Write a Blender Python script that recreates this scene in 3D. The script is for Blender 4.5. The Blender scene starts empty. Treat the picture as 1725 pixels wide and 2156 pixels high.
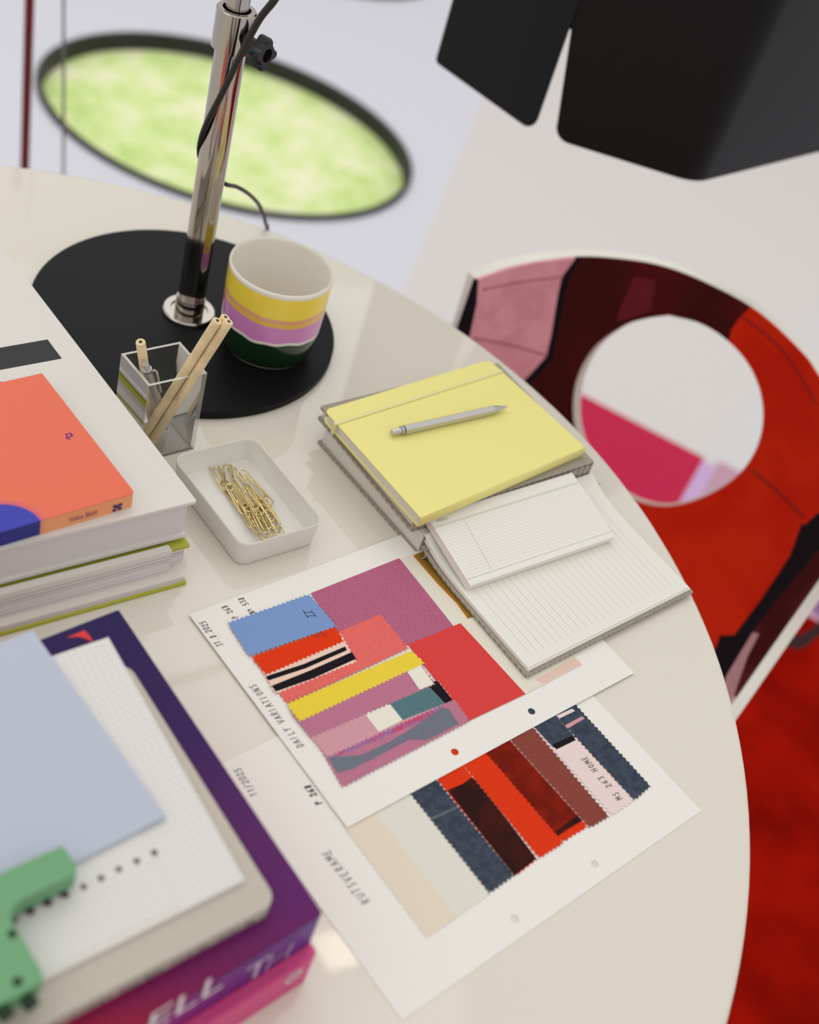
import bpy, math, random
from mathutils import Vector, Matrix
from mathutils.geometry import delaunay_2d_cdt
random.seed(7)
scene = bpy.context.scene
col = scene.collection
T = 0.73                       # height of the table top above the floor

# ------------------------------------------------------------------ camera
W, H = 1725, 2156
FPX, PITCH, ROLL, CH = 2592.743, math.radians(41.4978), math.radians(19.3164), 0.71849
Fw = Vector((0, math.cos(PITCH), -math.sin(PITCH)))
R0 = Vector((1, 0, 0)); U0 = R0.cross(Fw)
CX = R0*math.cos(ROLL) + U0*math.sin(ROLL)
CY = -R0*math.sin(ROLL) + U0*math.cos(ROLL)
CAM = Vector((0, 0, CH + T))
cd = bpy.data.cameras.new('camera'); cam = bpy.data.objects.new('camera', cd); col.objects.link(cam)
cam.matrix_world = Matrix((( CX.x, CY.x, -Fw.x, CAM.x), (CX.y, CY.y, -Fw.y, CAM.y), (CX.z, CY.z, -Fw.z, CAM.z), (0, 0, 0, 1)))
cd.sensor_fit = 'HORIZONTAL'; cd.sensor_width = 36; cd.lens = FPX/W*36
cd.clip_start = .02; cd.clip_end = 100
cd.dof.use_dof = True; cd.dof.focus_distance = 1.0; cd.dof.aperture_fstop = 4.3
scene.camera = cam

# ------------------------------------------------------------------ world, lights, exposure
scene.view_settings.view_transform = 'Standard'; scene.view_settings.look = 'None'
scene.view_settings.gamma = 1; scene.view_settings.use_curve_mapping = False
scene.view_settings.exposure = -0.32
wd = bpy.data.worlds.new('world'); scene.world = wd; wd.use_nodes = True
nt = wd.node_tree; bg = nt.nodes['Background']
tc = nt.nodes.new('ShaderNodeTexCoord'); sep = nt.nodes.new('ShaderNodeSeparateXYZ')
rp = nt.nodes.new('ShaderNodeValToRGB')
nt.links.new(tc.outputs['Generated'], sep.inputs[0]); nt.links.new(sep.outputs['Z'], rp.inputs[0]); nt.links.new(rp.outputs[0], bg.inputs[0])
rp.color_ramp.elements[0].position = 0; rp.color_ramp.elements[0].color = (.62, .61, .60, 1)
rp.color_ramp.elements[1].position = .7; rp.color_ramp.elements[1].color = (1.16, 1.14, 1.11, 1)
bg.inputs[1].default_value = 1.0
def area(name, loc, target, size, power, color=(1, 1, 1), sy=None):
    l = bpy.data.lights.new(name, 'AREA'); l.energy = power; l.size = size; l.color = color
    if sy: l.shape = 'RECTANGLE'; l.size_y = sy
    o = bpy.data.objects.new(name, l); col.objects.link(o); o.location = loc
    o.rotation_euler = (Vector(target) - Vector(loc)).to_track_quat('-Z', 'Y').to_euler()
    return o
area('window_daylight', (-.9, 2.4, 3.2), (-.1, .9, T), 2.6, 20, (.95, .97, 1))
area('warm_room_light', (-2.2, -.6, 3.1), (-.1, .8, T), 1.6, 5, (1, .93, .84))

# ------------------------------------------------------------------ projection helpers (photo point -> real plane)
def ray(u, v): return CX*((u - W/2)/FPX) + CY*(-(v - H/2)/FPX) + Fw
def P(u, v, z=0.0):            # point on the horizontal plane z above the table top
    d = ray(u, v); return CAM + d*((z + T - CAM.z)/d.z)
def PF(u, v): return P(u, v, -T)
def PY(u, v, y):               # point on a vertical plane y = const
    d = ray(u, v); return CAM + d*(y/d.y)

# ------------------------------------------------------------------ materials
def lin(c):
    if isinstance(c, str): c = [int(c[i:i+2], 16) for i in (0, 2, 4)]
    return tuple((x/255/12.92 if x/255 <= .04045 else ((x/255+.055)/1.055)**2.4) for x in c) + (1,)
def mat(name, c, rough=.5, metal=0, spec=.5, bump=0, bscale=400, var=0, vscale=30, coat=0, weave=0, c2=None):
    m = bpy.data.materials.new(name); m.use_nodes = True; n = m.node_tree; b = n.nodes['Principled BSDF']
    c = lin(c); b.inputs['Base Color'].default_value = c
    b.inputs['Roughness'].default_value = rough; b.inputs['Metallic'].default_value = metal
    b.inputs['Specular IOR Level'].default_value = spec; b.inputs['Coat Weight'].default_value = coat
    t = n.nodes.new('ShaderNodeTexCoord')
    if var or c2:
        ns = n.nodes.new('ShaderNodeTexNoise'); ns.inputs['Scale'].default_value = vscale; ns.inputs['Detail'].default_value = 5
        n.links.new(t.outputs['Object'], ns.inputs['Vector'])
        mx = n.nodes.new('ShaderNodeMix'); mx.data_type = 'RGBA'
        rr = n.nodes.new('ShaderNodeMapRange'); rr.inputs[1].default_value = .38; rr.inputs[2].default_value = .62
        n.links.new(ns.outputs[0], rr.inputs[0]); n.links.new(rr.outputs[0], mx.inputs[0])
        cc = lin(c2) if c2 else c
        mx.inputs[6].default_value = tuple(x*(1-var) for x in cc[:3]) + (1,)
        mx.inputs[7].default_value = tuple(min(1, x*(1+var)) for x in c[:3]) + (1,)
        n.links.new(mx.outputs[2], b.inputs['Base Color'])
    if bump:
        ns = n.nodes.new('ShaderNodeTexNoise'); ns.inputs['Scale'].default_value = bscale; ns.inputs['Detail'].default_value = 3
        n.links.new(t.outputs['Object'], ns.inputs['Vector'])
        bp = n.nodes.new('ShaderNodeBump'); bp.inputs['Strength'].default_value = bump; bp.inputs['Distance'].default_value = .001
        n.links.new(ns.outputs[0], bp.inputs['Height']); n.links.new(bp.outputs[0], b.inputs['Normal'])
    return m
def fabric(name, c, c2=None, amt=.5, scale=1400, ang=.9, blot=0, bc=None):
    """woven cloth: two crossed thread waves, thread colour mix, small bump"""
    m = bpy.data.materials.new(name); m.use_nodes = True; n = m.node_tree; b = n.nodes['Principled BSDF']
    b.inputs['Roughness'].default_value = .95; b.inputs['Specular IOR Level'].default_value = .1
    t = n.nodes.new('ShaderNodeTexCoord'); mp = n.nodes.new('ShaderNodeMapping'); mp.inputs['Rotation'].default_value = (0, 0, ang)
    n.links.new(t.outputs['Object'], mp.inputs[0])
    ws = []
    for d in ('X', 'Y'):
        w = n.nodes.new('ShaderNodeTexWave'); w.bands_direction = d; w.inputs['Scale'].default_value = scale/6.28
        w.inputs['Distortion'].default_value = 2.5; w.inputs['Detail Scale'].default_value = 3
        n.links.new(mp.outputs[0], w.inputs[0]); ws.append(w)
    mu = n.nodes.new('ShaderNodeMath'); mu.operation = 'MULTIPLY'
    n.links.new(ws[0].outputs[1], mu.inputs[0]); n.links.new(ws[1].outputs[1], mu.inputs[1])
    ns = n.nodes.new('ShaderNodeTexNoise'); ns.inputs['Scale'].default_value = 900; ns.inputs['Detail'].default_value = 2
    n.links.new(mp.outputs[0], ns.inputs['Vector'])
    ad = n.nodes.new('ShaderNodeMath'); ad.operation = 'MULTIPLY'; n.links.new(mu.outputs[0], ad.inputs[0]); n.links.new(ns.outputs[0], ad.inputs[1])
    rr = n.nodes.new('ShaderNodeMapRange'); rr.inputs[1].default_value = .0; rr.inputs[2].default_value = .28; rr.inputs[4].default_value = amt
    n.links.new(ad.outputs[0], rr.inputs[0])
    mx = n.nodes.new('ShaderNodeMix'); mx.data_type = 'RGBA'
    a = lin(c); bb = lin(c2) if c2 else tuple(min(1, x*1.35+.03) for x in a[:3]) + (1,)
    mx.inputs[6].default_value = a; mx.inputs[7].default_value = bb
    n.links.new(rr.outputs[0], mx.inputs[0]); out = mx.outputs[2]
    if blot:
        n2 = n.nodes.new('ShaderNodeTexNoise'); n2.inputs['Scale'].default_value = blot; n2.inputs['Detail'].default_value = 4
        n.links.new(mp.outputs[0], n2.inputs['Vector'])
        r2 = n.nodes.new('ShaderNodeMapRange'); r2.inputs[1].default_value = .45; r2.inputs[2].default_value = .62; n.links.new(n2.outputs[0], r2.inputs[0])
        m2 = n.nodes.new('ShaderNodeMix'); m2.data_type = 'RGBA'; n.links.new(r2.outputs[0], m2.inputs[0]); n.links.new(out, m2.inputs[6]); m2.inputs[7].default_value = lin(bc)
        out = m2.outputs[2]
    n.links.new(out, b.inputs['Base Color'])
    bp = n.nodes.new('ShaderNodeBump'); bp.inputs['Strength'].default_value = .35; bp.inputs['Distance'].default_value = .0004
    n.links.new(ad.outputs[0], bp.inputs['Height']); n.links.new(bp.outputs[0], b.inputs['Normal'])
    return m
M = {}
M['table'] = mat('table_lacquer', (222, 216, 203), .04, spec=.5)
M['paper'] = mat('paper', (236, 232, 226), .7, spec=.2, bump=.05, bscale=900)
M['page'] = mat('page', (233, 230, 221), .75, spec=.2)
M['pages'] = mat('page_edges', (222, 217, 208), .8, spec=.1)
M['pages_w'] = mat('white_page_edges', (218, 214, 215), .8, spec=.1)
M['white_cover'] = mat('white_cover', (222, 217, 211), .6, spec=.3, bump=.25, bscale=1200)
M['black'] = mat('black_powder_coat', (13, 14, 15), .45, spec=.14, bump=.08, bscale=2500)
M['shade'] = mat('black_shade', (15, 15, 15), .5, spec=.22)
M['ink'] = mat('ink', (28, 26, 30), .6)
M['black_plastic'] = mat('black_plastic', (22, 22, 24), .45)
M['cord'] = mat('cord_rubber', (26, 25, 25), .5)
M['chrome'] = mat('chrome', (178, 170, 162), .08, metal=1)
M['silver'] = mat('brushed_silver', (196, 194, 196), .3, metal=.75)
M['silver_dark'] = mat('silver_groove', (90, 88, 88), .35, metal=.8)
M['brass'] = mat('brass', (218, 198, 142), .2, metal=1)
M['tray'] = mat('tray_plastic', (229, 226, 219), .45)
M['ceramic'] = mat('ceramic', (236, 230, 219), .18, coat=.3)
M['wood'] = mat('pencil_wood', (226, 203, 160), .6, var=.12, vscale=60)
M['core'] = mat('pencil_core', (60, 35, 22), .6)
M['yellow'] = mat('yellow_cover', (238, 229, 144), .55, spec=.3, bump=.05, bscale=1500)
M['yellow_band'] = mat('yellow_elastic', (232, 225, 160), .8, bump=.3, bscale=1500)
M['linen'] = fabric('grey_linen', (140, 130, 118), (196, 188, 176), 1.0, scale=1500)
M['linen_dark'] = mat('linen_edge', (140, 130, 120), .9)
M['coral'] = None
M['green_cover'] = mat('lime_cover', (178, 178, 62), .7, bump=.1)
M['pink_cover'] = mat('pink_cover', (216, 74, 136), .45, spec=.3)
M['blue_card'] = mat('pale_blue_card', (186, 192, 208), .6, spec=.2)
M['punch'] = mat('green_plastic', (104, 160, 112), .45)
M['dark_green'] = mat('dark_green_hollow', (24, 48, 28), .7)
M['red'] = mat('red_print', (214, 30, 24), .5)
M['white_print'] = mat('white_print', (232, 222, 230), .5)
M['shell'] = mat('chair_shell', (232, 228, 218), .3)
M['gasket'] = mat('black_rubber', (34, 33, 34), .6)
M['rod'] = mat('dark_red_enamel', (110, 18, 22), .35)
M['grey_cable'] = mat('grey_cable', (120, 116, 114), .5)
M['line_green'] = mat('green_rule', (176, 196, 160), .8)
M['line_grey'] = mat('grey_rule', (184, 180, 176), .8)
M['line_red'] = mat('red_edge_line', (196, 90, 96), .8)
M['line_dark'] = mat('dark_gap', (92, 80, 84), .8)
M['magenta_text'] = mat('purple_ink', (120, 20, 110), .6)
def acrylic():
    m = bpy.data.materials.new('clear_acrylic'); m.use_nodes = True; n = m.node_tree
    n.nodes.remove(n.nodes['Principled BSDF']); o = n.nodes['Material Output']
    tr = n.nodes.new('ShaderNodeBsdfTransparent'); tr.inputs[0].default_value = (.975, .978, .982, 1)
    gl = n.nodes.new('ShaderNodeBsdfGlossy'); gl.inputs['Roughness'].default_value = .04
    fr = n.nodes.new('ShaderNodeFresnel'); fr.inputs[0].default_value = 1.17
    mx = n.nodes.new('ShaderNodeMixShader'); n.links.new(fr.outputs[0], mx.inputs[0]); n.links.new(tr.outputs[0], mx.inputs[1]); n.links.new(gl.outputs[0], mx.inputs[2])
    n.links.new(mx.outputs[0], o.inputs[0]); return m
M['acrylic'] = acrylic()
def frosted():
    m = bpy.data.materials.new('acrylic_edge'); m.use_nodes = True; n = m.node_tree; b = n.nodes['Principled BSDF']; o = n.nodes['Material Output']
    b.inputs['Base Color'].default_value = lin((228, 226, 216)); b.inputs['Roughness'].default_value = .3
    tr = n.nodes.new('ShaderNodeBsdfTransparent'); mx = n.nodes.new('ShaderNodeMixShader'); mx.inputs[0].default_value = .72
    n.links.new(tr.outputs[0], mx.inputs[1]); n.links.new(b.outputs[0], mx.inputs[2]); n.links.new(mx.outputs[0], o.inputs[0]); return m
M['acrylic_edge'] = frosted()
def frosted2():
    m = frosted(); m.name = 'acrylic_side_edge'
    for n in m.node_tree.nodes:
        if n.type == 'MIX_SHADER': n.inputs[0].default_value = .4
    return m
M['acrylic_side'] = frosted2()

# ------------------------------------------------------------------ object helpers
def prep(o, parent):
    col.objects.link(o)
    if parent is not None:
        o.parent = parent
        w = Vector((0, 0, 0)); p = parent
        while p is not None: w += p.location; p = p.parent
        if o.data is not None and hasattr(o.data, 'vertices'):
            for v in o.data.vertices: v.co -= w
    return o
def mesh(name, verts, faces, mats, parent=None, fm=None, smooth=False):
    me = bpy.data.meshes.new(name); me.from_pydata([tuple(v) for v in verts], [], faces)
    if not isinstance(mats, (list, tuple)): mats = [mats]
    for m in mats: me.materials.append(m)
    if fm:
        for p_, i in zip(me.polygons, fm): p_.material_index = i
    if smooth:
        for p_ in me.polygons: p_.use_smooth = True
    me.update()
    return prep(bpy.data.objects.new(name, me), parent)
def tag(o, label, cat=None, group=None, kind=None):
    if label: o['label'] = label
    if cat: o['category'] = cat
    if group: o['group'] = group
    if kind: o['kind'] = kind
    return o
def thing(name, label, cat, loc, group=None):
    o = bpy.data.objects.new(name, None); col.objects.link(o); o.location = loc; o.empty_display_size = .02
    return tag(o, label, cat, group)
class B:                        # collects shapes into one mesh
    def __init__(s): s.v = []; s.f = []; s.m = []; s.mats = []
    def mi(s, m):
        if m not in s.mats: s.mats.append(m)
        return s.mats.index(m)
    def add(s, vs, fs, m):
        k = len(s.v); s.v += [Vector(x) for x in vs]; s.f += [tuple(i+k for i in f) for f in fs]; s.m += [s.mi(m)]*len(fs)
    def prism(s, poly, z0, z1, m, mside=None, mbot=None):
        """poly: list of (x,y); z0,z1 scalars above table or lists per vertex"""
        n = len(poly)
        if sum(poly[i][0]*poly[(i+1) % n][1] - poly[(i+1) % n][0]*poly[i][1] for i in range(n)) < 0:
            poly = poly[::-1]
            if hasattr(z0, '__len__'): z0 = z0[::-1]
            if hasattr(z1, '__len__'): z1 = z1[::-1]
        g = lambda z, i: (z[i] if hasattr(z, '__len__') else z) + T
        vs = [(p[0], p[1], g(z0, i)) for i, p in enumerate(poly)] + [(p[0], p[1], g(z1, i)) for i, p in enumerate(poly)]
        if n > 4:
            from mathutils.geometry import tessellate_polygon
            tt_ = [f for f in tessellate_polygon([[Vector((p[0], p[1], 0)) for p in poly]])]
            up = []
            for f in tt_:
                a_, b__, c__ = (poly[i] for i in f)
                if (b__[0]-a_[0])*(c__[1]-a_[1])-(c__[0]-a_[0])*(b__[1]-a_[1]) < 0: f = (f[0], f[2], f[1])
                up.append(tuple(f))
            k = len(s.v); s.v += [Vector(x) for x in vs]
            s.f += [tuple(i+n+k for i in f) for f in up]; s.m += [s.mi(m)]*len(up)
            s.f += [tuple(i+k for i in reversed(f)) for f in up]; s.m += [s.mi(mbot or m)]*len(up)
            s.f += [(i+k, (i+1) % n+k, n+(i+1) % n+k, n+i+k) for i in range(n)]; s.m += [s.mi(mside or m)]*n
            return
        s.add(vs, [tuple(range(n, 2*n))], m)
        s.add(vs, [tuple(range(n-1, -1, -1))], mbot or m)
        s.add(vs, [(i, (i+1) % n, n+(i+1) % n, n+i) for i in range(n)], mside or m)
    def tube(s, pts, r, m, n=10, close=False):
        pts = [Vector(p) for p in pts]; N = len(pts); rs = r if hasattr(r, '__len__') else [r]*N
        t0 = (pts[1]-pts[0]).normalized(); a = t0.orthogonal().normalized(); vs = []
        for i, p in enumerate(pts):
            if close: t = (pts[(i+1) % N]-pts[i-1]).normalized()
            else: t = (pts[min(i+1, N-1)]-pts[max(i-1, 0)]).normalized()
            a = (a - t*a.dot(t)).normalized(); b = t.cross(a)
            for k in range(n):
                th = 2*math.pi*k/n; vs.append(p + (a*math.cos(th)+b*math.sin(th))*rs[i])
        fs = [(i*n+k, i*n+(k+1) % n, ((i+1) % N)*n+(k+1) % n, ((i+1) % N)*n+k) for i in range(N if close else N-1) for k in range(n)]
        if not close: fs += [tuple(range(n-1, -1, -1)), tuple((N-1)*n+k for k in range(n))]
        s.add(vs, fs, m)
    def build(s, name, parent=None, smooth=False, bevel=0, ang=40):
        o = mesh(name, s.v, s.f, s.mats, parent, s.m, smooth)
        if smooth: edge_smooth(o, ang)
        if bevel:
            b = o.modifiers.new('bevel', 'BEVEL'); b.width = bevel; b.segments = 2; b.limit_method = 'ANGLE'; b.angle_limit = math.radians(35)
        return o
def edge_smooth(o, ang):
    import bmesh
    bm = bmesh.new(); bm.from_mesh(o.data)
    for e in bm.edges:
        if len(e.link_faces) == 2 and e.calc_face_angle(0) > math.radians(ang): e.smooth = False
    bm.to_mesh(o.data); bm.free()
def lathe(name, prof, c, mats, parent=None, n=72, fm=None, smooth=True, ang=30, axis=None):
    """prof: list of (r,z[,mat index of the band that follows])"""
    vs = []; fs = []; mi = []
    for pr in prof:
        for k in range(n):
            th = 2*math.pi*k/n; vs.append(Vector((c[0]+pr[0]*math.cos(th), c[1]+pr[0]*math.sin(th), c[2]+pr[1])))
    for i in range(len(prof)-1):
        for k in range(n):
            fs.append((i*n+k, i*n+(k+1) % n, (i+1)*n+(k+1) % n, (i+1)*n+k)); mi.append(prof[i][2] if len(prof[i]) > 2 else 0)
    if prof[0][0] > 1e-5: fs.append(tuple(range(n-1, -1, -1))); mi.append(mi[0])
    if prof[-1][0] > 1e-5: fs.append(tuple((len(prof)-1)*n+k for k in range(n))); mi.append(mi[-1])
    o = mesh(name, vs, fs, mats, parent, mi, smooth); edge_smooth(o, ang); return o
def spline(pts, n=8):
    pts = [Vector(p) for p in pts]; out = []
    q = [pts[0]*2-pts[1]] + pts + [pts[-1]*2-pts[-2]]
    for i in range(1, len(q)-2):
        for k in range(n):
            t = k/n; a, b, c, d = q[i-1], q[i], q[i+1], q[i+2]
            out.append(.5*((2*b)+(c-a)*t+(2*a-5*b+4*c-d)*t*t+(3*b-a-3*c+d)*t**3))
    out.append(pts[-1]); return out
def rpoly(poly, r, seg=5, which=None):
    """polygon with rounded corners (2-D)"""
    out = []; n = len(poly)
    for i in range(n):
        rr = r if which is None else which[i]
        p = Vector(poly[i][:2]); a = Vector(poly[i-1][:2])-p; b = Vector(poly[(i+1) % n][:2])-p
        if rr <= 0: out.append(p); continue
        a.normalize(); b.normalize(); half = a.angle(b)/2
        d = rr/math.tan(half); s, e = p+a*d, p+b*d; cc = p+(a+b).normalized()*(rr/math.sin(half))
        a0 = math.atan2(s.y-cc.y, s.x-cc.x); a1 = math.atan2(e.y-cc.y, e.x-cc.x)
        while a1-a0 > math.pi: a1 -= 2*math.pi
        while a1-a0 < -math.pi: a1 += 2*math.pi
        out += [cc+Vector((math.cos(a0+(a1-a0)*k/seg), math.sin(a0+(a1-a0)*k/seg)))*rr for k in range(seg+1)]
    return [(p.x, p.y) for p in out]
def rect(c, a1, l1, a2, l2):   # corner, direction(deg)+length twice
    c = Vector(c[:2]); a = Vector((math.cos(math.radians(a1)), math.sin(math.radians(a1))))*l1
    b = Vector((math.cos(math.radians(a2)), math.sin(math.radians(a2))))*l2
    return [tuple(c), tuple(c+a), tuple(c+a+b), tuple(c+b)]
def inset(q, ds):              # inset quad sides; ds[i] belongs to side i -> i+1
    n = len(q); q = [Vector(p) for p in q]; ar = sum(q[i].x*q[(i+1) % n].y-q[(i+1) % n].x*q[i].y for i in range(n))
    L = []
    for i in range(n):
        d = (q[(i+1) % n]-q[i]).normalized(); nn = Vector((-d.y, d.x))*(1 if ar > 0 else -1); L.append((q[i]+nn*ds[i], d))
    out = []
    for i in range(n):
        (p, d), (p2, d2) = L[i-1], L[i]; cr = d.x*d2.y-d.y*d2.x; t = ((p2.x-p.x)*d2.y-(p2.y-p.y)*d2.x)/cr; out.append(tuple(p+d*t))
    return out
def xy(v): return (v.x, v.y)
def pts2(l, z): return [xy(P(u, v, z)) for u, v in l]
def inpoly(x, y, poly):
    c = False; j = len(poly)-1
    for i in range(len(poly)):
        xi, yi = poly[i]; xj, yj = poly[j]
        if (yi > y) != (yj > y) and x < (xj-xi)*(y-yi)/(yj-yi)+xi: c = not c
        j = i
    return c

# ---- strokes for hand writing
G = {'0': [[(.3,0),(.05,.3),(.05,.7),(.3,1),(.55,.7),(.55,.3),(.3,0)]], '1': [[(.1,.75),(.3,1),(.25,0)]],
 '2': [[(.05,.75),(.25,1),(.5,.85),(.45,.55),(.05,.05),(.3,.1),(.6,0)]], '3': [[(.05,.95),(.5,1),(.25,.6),(.5,.45),(.4,.05),(.05,.1)]],
 '5': [[(.55,1),(.15,.95),(.12,.55),(.4,.6),(.5,.3),(.35,0),(.05,.05)]], '6': [[(.5,1),(.15,.6),(.05,.2),(.3,0),(.5,.25),(.35,.5),(.08,.35)]],
 '8': [[(.5,.85),(.25,1),(.1,.78),(.45,.35),(.3,0),(.05,.2),(.45,.65),(.5,.85)]], 'P': [[(.1,0),(.15,1),(.5,.9),(.5,.6),(.13,.5)]],
 'D': [[(.1,0),(.15,1),(.5,.8),(.55,.35),(.35,.03),(.08,0)]], 'A': [[(0,0),(.3,1),(.55,0)],[(.12,.4),(.45,.38)]], 'I': [[(.15,0),(.2,1)]],
 'L': [[(.15,1),(.1,0),(.5,.05)]], 'Y': [[(.02,1),(.28,.5),(.55,1)],[(.28,.5),(.2,0)]], 'V': [[(.02,1),(.25,0),(.55,1)]],
 'R': [[(.08,0),(.13,1),(.5,.85),(.4,.55),(.12,.5),(.55,0)]], 'T': [[(0,1),(.55,.96)],[(.3,.98),(.25,0)]], 'O': [[(.3,0),(.05,.4),(.2,.95),(.5,.8),(.5,.25),(.3,0)]],
 'N': [[(.05,0),(.1,1),(.48,0),(.55,1)]], 'S': [[(.5,.9),(.25,1),(.1,.7),(.45,.4),(.35,.03),(.05,.1)]], 'U': [[(.05,1),(.1,.15),(.3,0),(.5,.2),(.53,1)]],
 'E': [[(.5,.98),(.1,.95),(.08,.02),(.5,0)],[(.09,.5),(.4,.52)]], 'M': [[(.02,0),(.1,1),(.3,.35),(.52,1),(.6,0)]], 'H': [[(.08,0),(.1,1)],[(.5,0),(.52,1)],[(.08,.5),(.5,.52)]],
 'º': [[(.2,.9),(.1,.7),(.3,.5),(.4,.8),(.2,.9)],[(.1,.3),(.4,.32)]], '.': [[(.2,0),(.25,.04)]], '/': [[(0,-.1),(.5,1.1)]], ' ': []}
def write(text, p0, p1, z, h, parent, w=.00024, m=None, name='handwriting'):
    """strokes along the line from photo point p0 to p1 on plane z; h = letter height"""
    a = P(*p0, z); b = P(*p1, z); d = (b-a); L = d.length; d.normalize(); up = Vector((-d.y, d.x, 0)); a = a-up*(h*.5)
    adv = L/len(text); bb = B()
    for i, ch in enumerate(text):
        jy = random.uniform(-.06, .06)*h
        for st in G[ch]:
            pts = [a+d*(adv*i+x*adv*1.15+y*h*.12)+up*(y*h+jy)+Vector((0, 0, .00012)) for x, y in st]
            for q0, q1 in zip(pts, pts[1:]):
                t = (q1-q0).normalized(); s = Vector((-t.y, t.x, 0))*w; q0 = q0-t*w*.6; q1 = q1+t*w*.6
                bb.add([q0-s, q1-s, q1+s, q0+s], [(0, 1, 2, 3)], m or M['ink'])
    return bb.build(name, parent)
def printed(name, text, org, xd, yd, size, m, parent, lift=.0003, align='LEFT', shear=0):
    cu = bpy.data.curves.new(name, 'FONT'); cu.body = text; cu.size = size; cu.align_x = align; cu.resolution_u = 3; cu.shear = shear
    to = bpy.data.objects.new('tmp', cu); col.objects.link(to)
    me = bpy.data.meshes.new_from_object(to.evaluated_get(bpy.context.evaluated_depsgraph_get()))
    bpy.data.objects.remove(to); me.materials.clear(); me.materials.append(m)
    xd = xd.normalized(); yd = (yd-xd*yd.dot(xd)).normalized(); nn = xd.cross(yd)
    for v in me.vertices: v.co = org + xd*v.co.x + yd*v.co.y + nn*lift
    return prep(bpy.data.objects.new(name, me), parent)

# ================================================================== SETTING
# floor: white platform with oval openings onto the lawn
def ellfit_pts(zl): return [(x/1.9167, y/1.9167) for x, y in zl]
oval = ellfit_pts([(160,300),(190,250),(270,195),(380,165),(520,152),(700,160),(880,192),(1010,230),(1150,280),(1300,350),(1450,440),(1560,530),(1630,620),(1652,680),(1640,730),(1600,780),(1520,830),(1400,865),(1250,880),(1080,872),(900,835),(760,795),(600,730),(420,625),(280,520),(200,425),(165,350)])
w_ = [PF(*q) for q in oval]
import numpy as np
X_ = np.array([[p.x, p.y] for p in w_]); mu_ = X_.mean(0); x_, y_ = (X_-mu_).T
D_ = np.c_[x_*x_, x_*y_, y_*y_, x_, y_]; k_ = np.linalg.lstsq(D_, np.ones(len(x_)), rcond=None)[0]
A_ = np.array([[k_[0], k_[1]/2], [k_[1]/2, k_[2]]]); c_ = -.5*np.linalg.solve(A_, k_[3:]); val = 1+c_@A_@c_
ev_, ve_ = np.linalg.eigh(A_/val); OC = Vector((mu_[0]+c_[0], mu_[1]+c_[1])); OR = 1/np.sqrt(ev_)
def oval_loop(c, s=0.0, n=72):
    return [(c[0]+(OR[0]+s)*math.cos(t)*ve_[0, 0]+(OR[1]+s)*math.sin(t)*ve_[0, 1], c[1]+(OR[0]+s)*math.cos(t)*ve_[1, 0]+(OR[1]+s)*math.sin(t)*ve_[1, 1]) for t in [2*math.pi*i/n for i in range(n)]]
_s = PF(822, -1)-PF(722, 462); OC2 = Vector((OC.x+_s.x, OC.y+_s.y))
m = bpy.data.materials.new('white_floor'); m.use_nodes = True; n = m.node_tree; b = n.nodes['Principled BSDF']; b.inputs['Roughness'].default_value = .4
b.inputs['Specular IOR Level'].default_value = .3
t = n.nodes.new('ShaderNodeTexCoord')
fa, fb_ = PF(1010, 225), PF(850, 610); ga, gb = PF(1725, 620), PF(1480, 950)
def side(pa, pb):              # 1 on the right of the line pa->pb, object space = world space
    d = (pb-pa).normalized(); nn = Vector((d.y, -d.x, 0)); dp = n.nodes.new('ShaderNodeVectorMath'); dp.operation = 'DOT_PRODUCT'; dp.inputs[1].default_value = nn
    n.links.new(t.outputs['Object'], dp.inputs[0]); s = n.nodes.new('ShaderNodeMath'); s.operation = 'SUBTRACT'; n.links.new(dp.outputs['Value'], s.inputs[0]); s.inputs[1].default_value = nn.dot(pa)
    return s
def step(s, lo, hi):
    r = n.nodes.new('ShaderNodeMapRange'); n.links.new(s.outputs[0], r.inputs[0]); r.inputs[1].default_value = lo; r.inputs[2].default_value = hi; return r
def mixc(fac, c1, c2, link1=None):
    x = n.nodes.new('ShaderNodeMix'); x.data_type = 'RGBA'; n.links.new(fac.outputs[0], x.inputs[0])
    if link1: n.links.new(link1, x.inputs[6])
    else: x.inputs[6].default_value = lin(c1)
    x.inputs[7].default_value = lin(c2); return x.outputs[2]
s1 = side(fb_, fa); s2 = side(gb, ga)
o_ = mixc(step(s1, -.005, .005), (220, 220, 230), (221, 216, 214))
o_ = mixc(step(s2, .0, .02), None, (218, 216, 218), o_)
o_ = mixc(step(s2, .1, .13), None, (232, 236, 248), o_)  # bluish sunlight on the floor, painted in as a lighter panel
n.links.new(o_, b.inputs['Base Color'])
# slab with two oval holes through constrained triangulation
loops = [oval_loop(OC), oval_loop(OC2)]
outer = [(-6, -3), (7, -3), (7, 9), (-6, 9)]
vs = [Vector(p) for p in outer]; es = [(0, 1), (1, 2), (2, 3), (3, 0)]
for L in loops:
    k = len(vs); vs += [Vector(p) for p in L]; es += [(k+i, k+(i+1) % len(L)) for i in range(len(L))]
r = delaunay_2d_cdt(vs, es, [], 0, 1e-6)
tri = [f for f in r[2] if not any(inpoly(sum(r[0][i].x for i in f)/3, sum(r[0][i].y for i in f)/3, L) for L in loops)]
top = [(v.x, v.y, 0) for v in r[0]]; bot = [(v.x, v.y, -.032) for v in r[0]]; N = len(top)
fs = [tuple(f) for f in tri] + [tuple(i+N for i in reversed(f)) for f in tri]
k = 4
for L in loops:
    nL = len(L); fs += [(k+i, k+(i+1) % nL, N+k+(i+1) % nL, N+k+i) for i in range(nL)]; k += nL
fs += [(i, N+i, N+(i+1) % 4, (i+1) % 4) for i in range(4)]
floor = mesh('floor', top+bot, fs, m); tag(floor, 'white floor of large pale panels beyond the table', kind='structure')
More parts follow.
